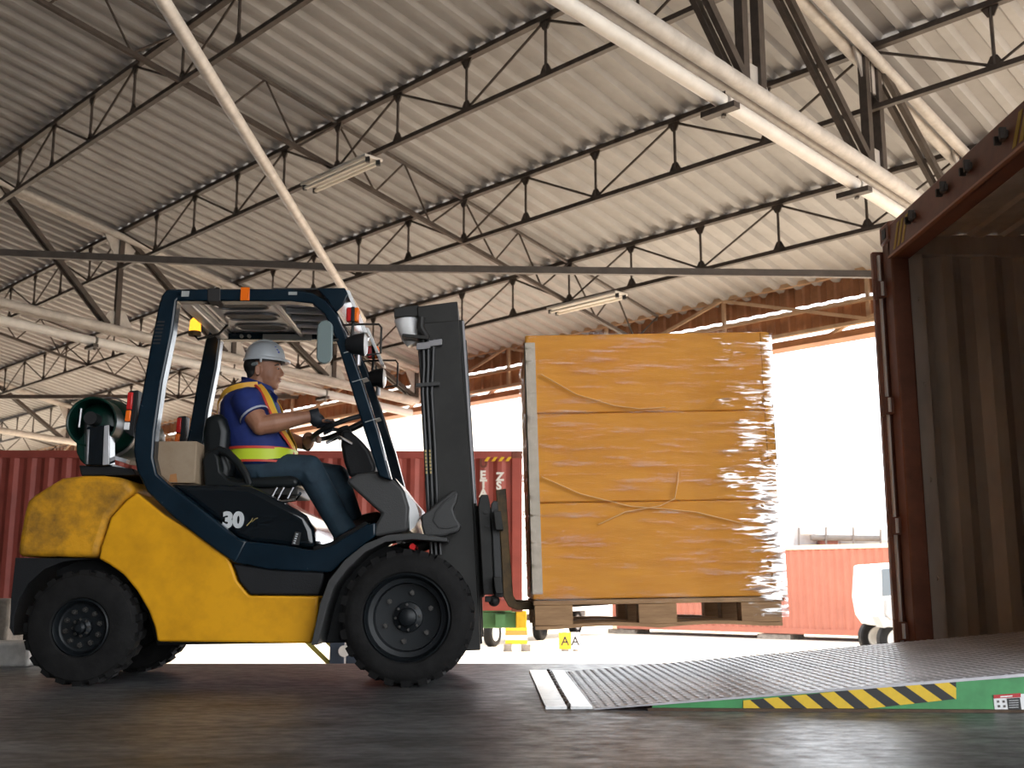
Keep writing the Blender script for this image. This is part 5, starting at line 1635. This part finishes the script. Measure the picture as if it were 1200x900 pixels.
# hi-vis harness
def ribbon(nm, path, width, m, off=.014, par=None, n=4):
    """path of (row, angle, arm_ok) laid on the torso"""
    pts = []
    for i in range(len(path) - 1):
        for k in range(n):
            t = k / n
            pts.append((path[i][0] * (1 - t) + path[i + 1][0] * t, path[i][1] * (1 - t) + path[i + 1][1] * t))
    pts.append(path[-1])
    C3 = [torso(py, a, off) for py, a in pts]
    mb = MB()
    L_, R_, L2, R2 = [], [], [], []
    for i, p in enumerate(C3):
        t = (C3[min(i + 1, len(C3) - 1)] - C3[max(i - 1, 0)]).normalized()
        py, a = pts[i]
        nn = (torso(py, a, off + .05) - torso(py, a, off)).normalized()
        b = t.cross(nn).normalized()
        L_.append(p + b * width / 2); R_.append(p - b * width / 2)
        L2.append(p + b * width / 2 + nn * .004); R2.append(p - b * width / 2 + nn * .004)
    mb.rings([[a_, b_, c_, d_] for a_, b_, c_, d_ in zip(L_, R_, R2, L2)])
    return obj(nm, mb, m, par or pe, smooth=50)
v1 = ribbon('vest_strap', [(455, 30), (461, 42), (470, 47), (482, 50), (496, 55), (510, 62), (522, 72), (532, 82), (540, 90)], .036, 'hivis_orange', .018)
ribbon('strap_edge', [(455, 20), (461, 33), (470, 39), (482, 42), (496, 47), (510, 54), (522, 63), (532, 72), (538, 78)], .014, 'hivis_red', .019, v1)
ribbon('strap_edge', [(455, 34), (461, 48), (470, 53), (482, 56), (496, 61), (510, 69), (522, 79), (532, 90), (540, 98)], .008, 'hivis_lime', .021, v1)
v2 = ribbon('vest_strap', [(455, 150), (461, 138), (470, 133), (482, 130), (496, 125), (510, 118), (522, 108), (532, 100), (540, 92)], .036, 'hivis_orange', .018)
v3 = ribbon('vest_strap', [(455, 28), (456, 0), (458, -25), (462, -52), (470, -72), (482, -80), (500, -78), (520, -70), (536, -64)], .032, 'hivis_orange', .019)
ribbon('strap_edge', [(454.5, 28), (455, 0), (457, -25), (460, -52), (468, -78), (482, -88), (500, -86)], .012, 'hivis_red', .021, v3)
wb_ = ribbon('waist_band', [(537, -180 + 20 * i) if i < 9 else (537 + (0 if i < 11 else -2), -180 + 20 * i) for i in range(19)], .060, 'hivis_lime', .016)
ribbon('band_edge', [(529.5, -180 + 20 * i) for i in range(19)], .014, 'hivis_red', .018, wb_)
ribbon('band_edge', [(544.5, -180 + 20 * i) for i in range(19)], .012, 'hivis_red', .018, wb_)
# jeans
jn = MB()
jn.ell(V3(308, 552, HY), (.175, .20, .105), 22, 14)
limb(jn, [HIPR, HIPR.lerp(KNR, .6), KNR], [.100, .092, .080], 18)
jn.ell(KNR, (.081, .078, .081), 16, 10)
limb(jn, [KNR, KNR.lerp(ANR, .45), ANR, ANR + (ANR - KNR).normalized() * .03], [.079, .074, .068, .070], 18)
limb(jn, [HIPL, HIPL.lerp(KNL, .6), KNL], [.100, .090, .076], 18)
jn.ell(KNL, (.077, .075, .077), 16, 10)
limb(jn, [KNL, KNL.lerp(ANL, .45), ANL, ANL + (ANL - KNL).normalized() * .03], [.074, .070, .064, .066], 18)
for i in range(5):       # folds behind the knee and over the shin
    t = .08 + i * .035
    q = KNR.lerp(ANR, t)
    jn.tube([q + Vector((-.05, -.062, .02)), q + Vector((-.02, -.078, .0)), q + Vector((.03, -.066, -.012))], .008, 6)
jeans = remeshed('jeans', jn, 'denim', pe, .008, 4)
def seam(pts):
    obj('seam', MB().tube(pts, .0022, 6), 'strap_grey', jeans)
# shoes
for an, s in ((ANR, -1), (ANL, 1)):
    sm_ = MB()
    d = Vector((.93, 0, .36)).normalized() if s < 0 else Vector((.94, 0, .34)).normalized()
    h0 = an + (Vector((.004, 0, -.055)))
    sm_.tube([h0 - d * .05, h0, h0 + d * .06, h0 + d * .12, h0 + d * .165, h0 + d * .185], [.034, .044, .046, .042, .034, .016], 14)
    sm_.tube([an + Vector((0, 0, .02)), h0], [.045, .044], 12)
    so = remeshed('shoe', sm_, 'shoe_brown', pe, .007, 3)
    nrm = Vector((d.z, 0, -d.x))
    obj('sole', MB().prism3([h0 + nrm * .036 - d * .075 + Vector((0, -.042, 0)), h0 + nrm * .036 + d * .185 + Vector((0, -.036, 0)), h0 + nrm * .050 + d * .185 + Vector((0, -.036, 0)), h0 + nrm * .052 - d * .075 + Vector((0, -.042, 0))], (0, .08, 0)), 'rubber', so, bevel=.004)
# wrist watch and glove strap
wd = (WRL - ELL).normalized()
obj('wrist_watch', MB().tube([WRL - wd * .022, WRL + wd * .004], .035, 16, cap=False).box(WRL + Vector((-.01, -.036, 0)), (.026, .008, .026)), 'hair_black', pe)
wd = (WRR - ELR).normalized()
gl = MB()
gl.tube([WRR - wd * .012, WRR + wd * .03], [.034, .036], 16, cap=False)
gv = MB()
hand(gv, WRR + wd * .004, aR, .34, up * .030 + Vector((-.022, 0, 0)), Vector((0, -1, 0)), .0118, .005)
gv.tube([WRR - wd * .012, WRR + wd * .04], [.036, .040], 16)
remeshed('glove', gv, 'glove_dark', pe, .005, 2)
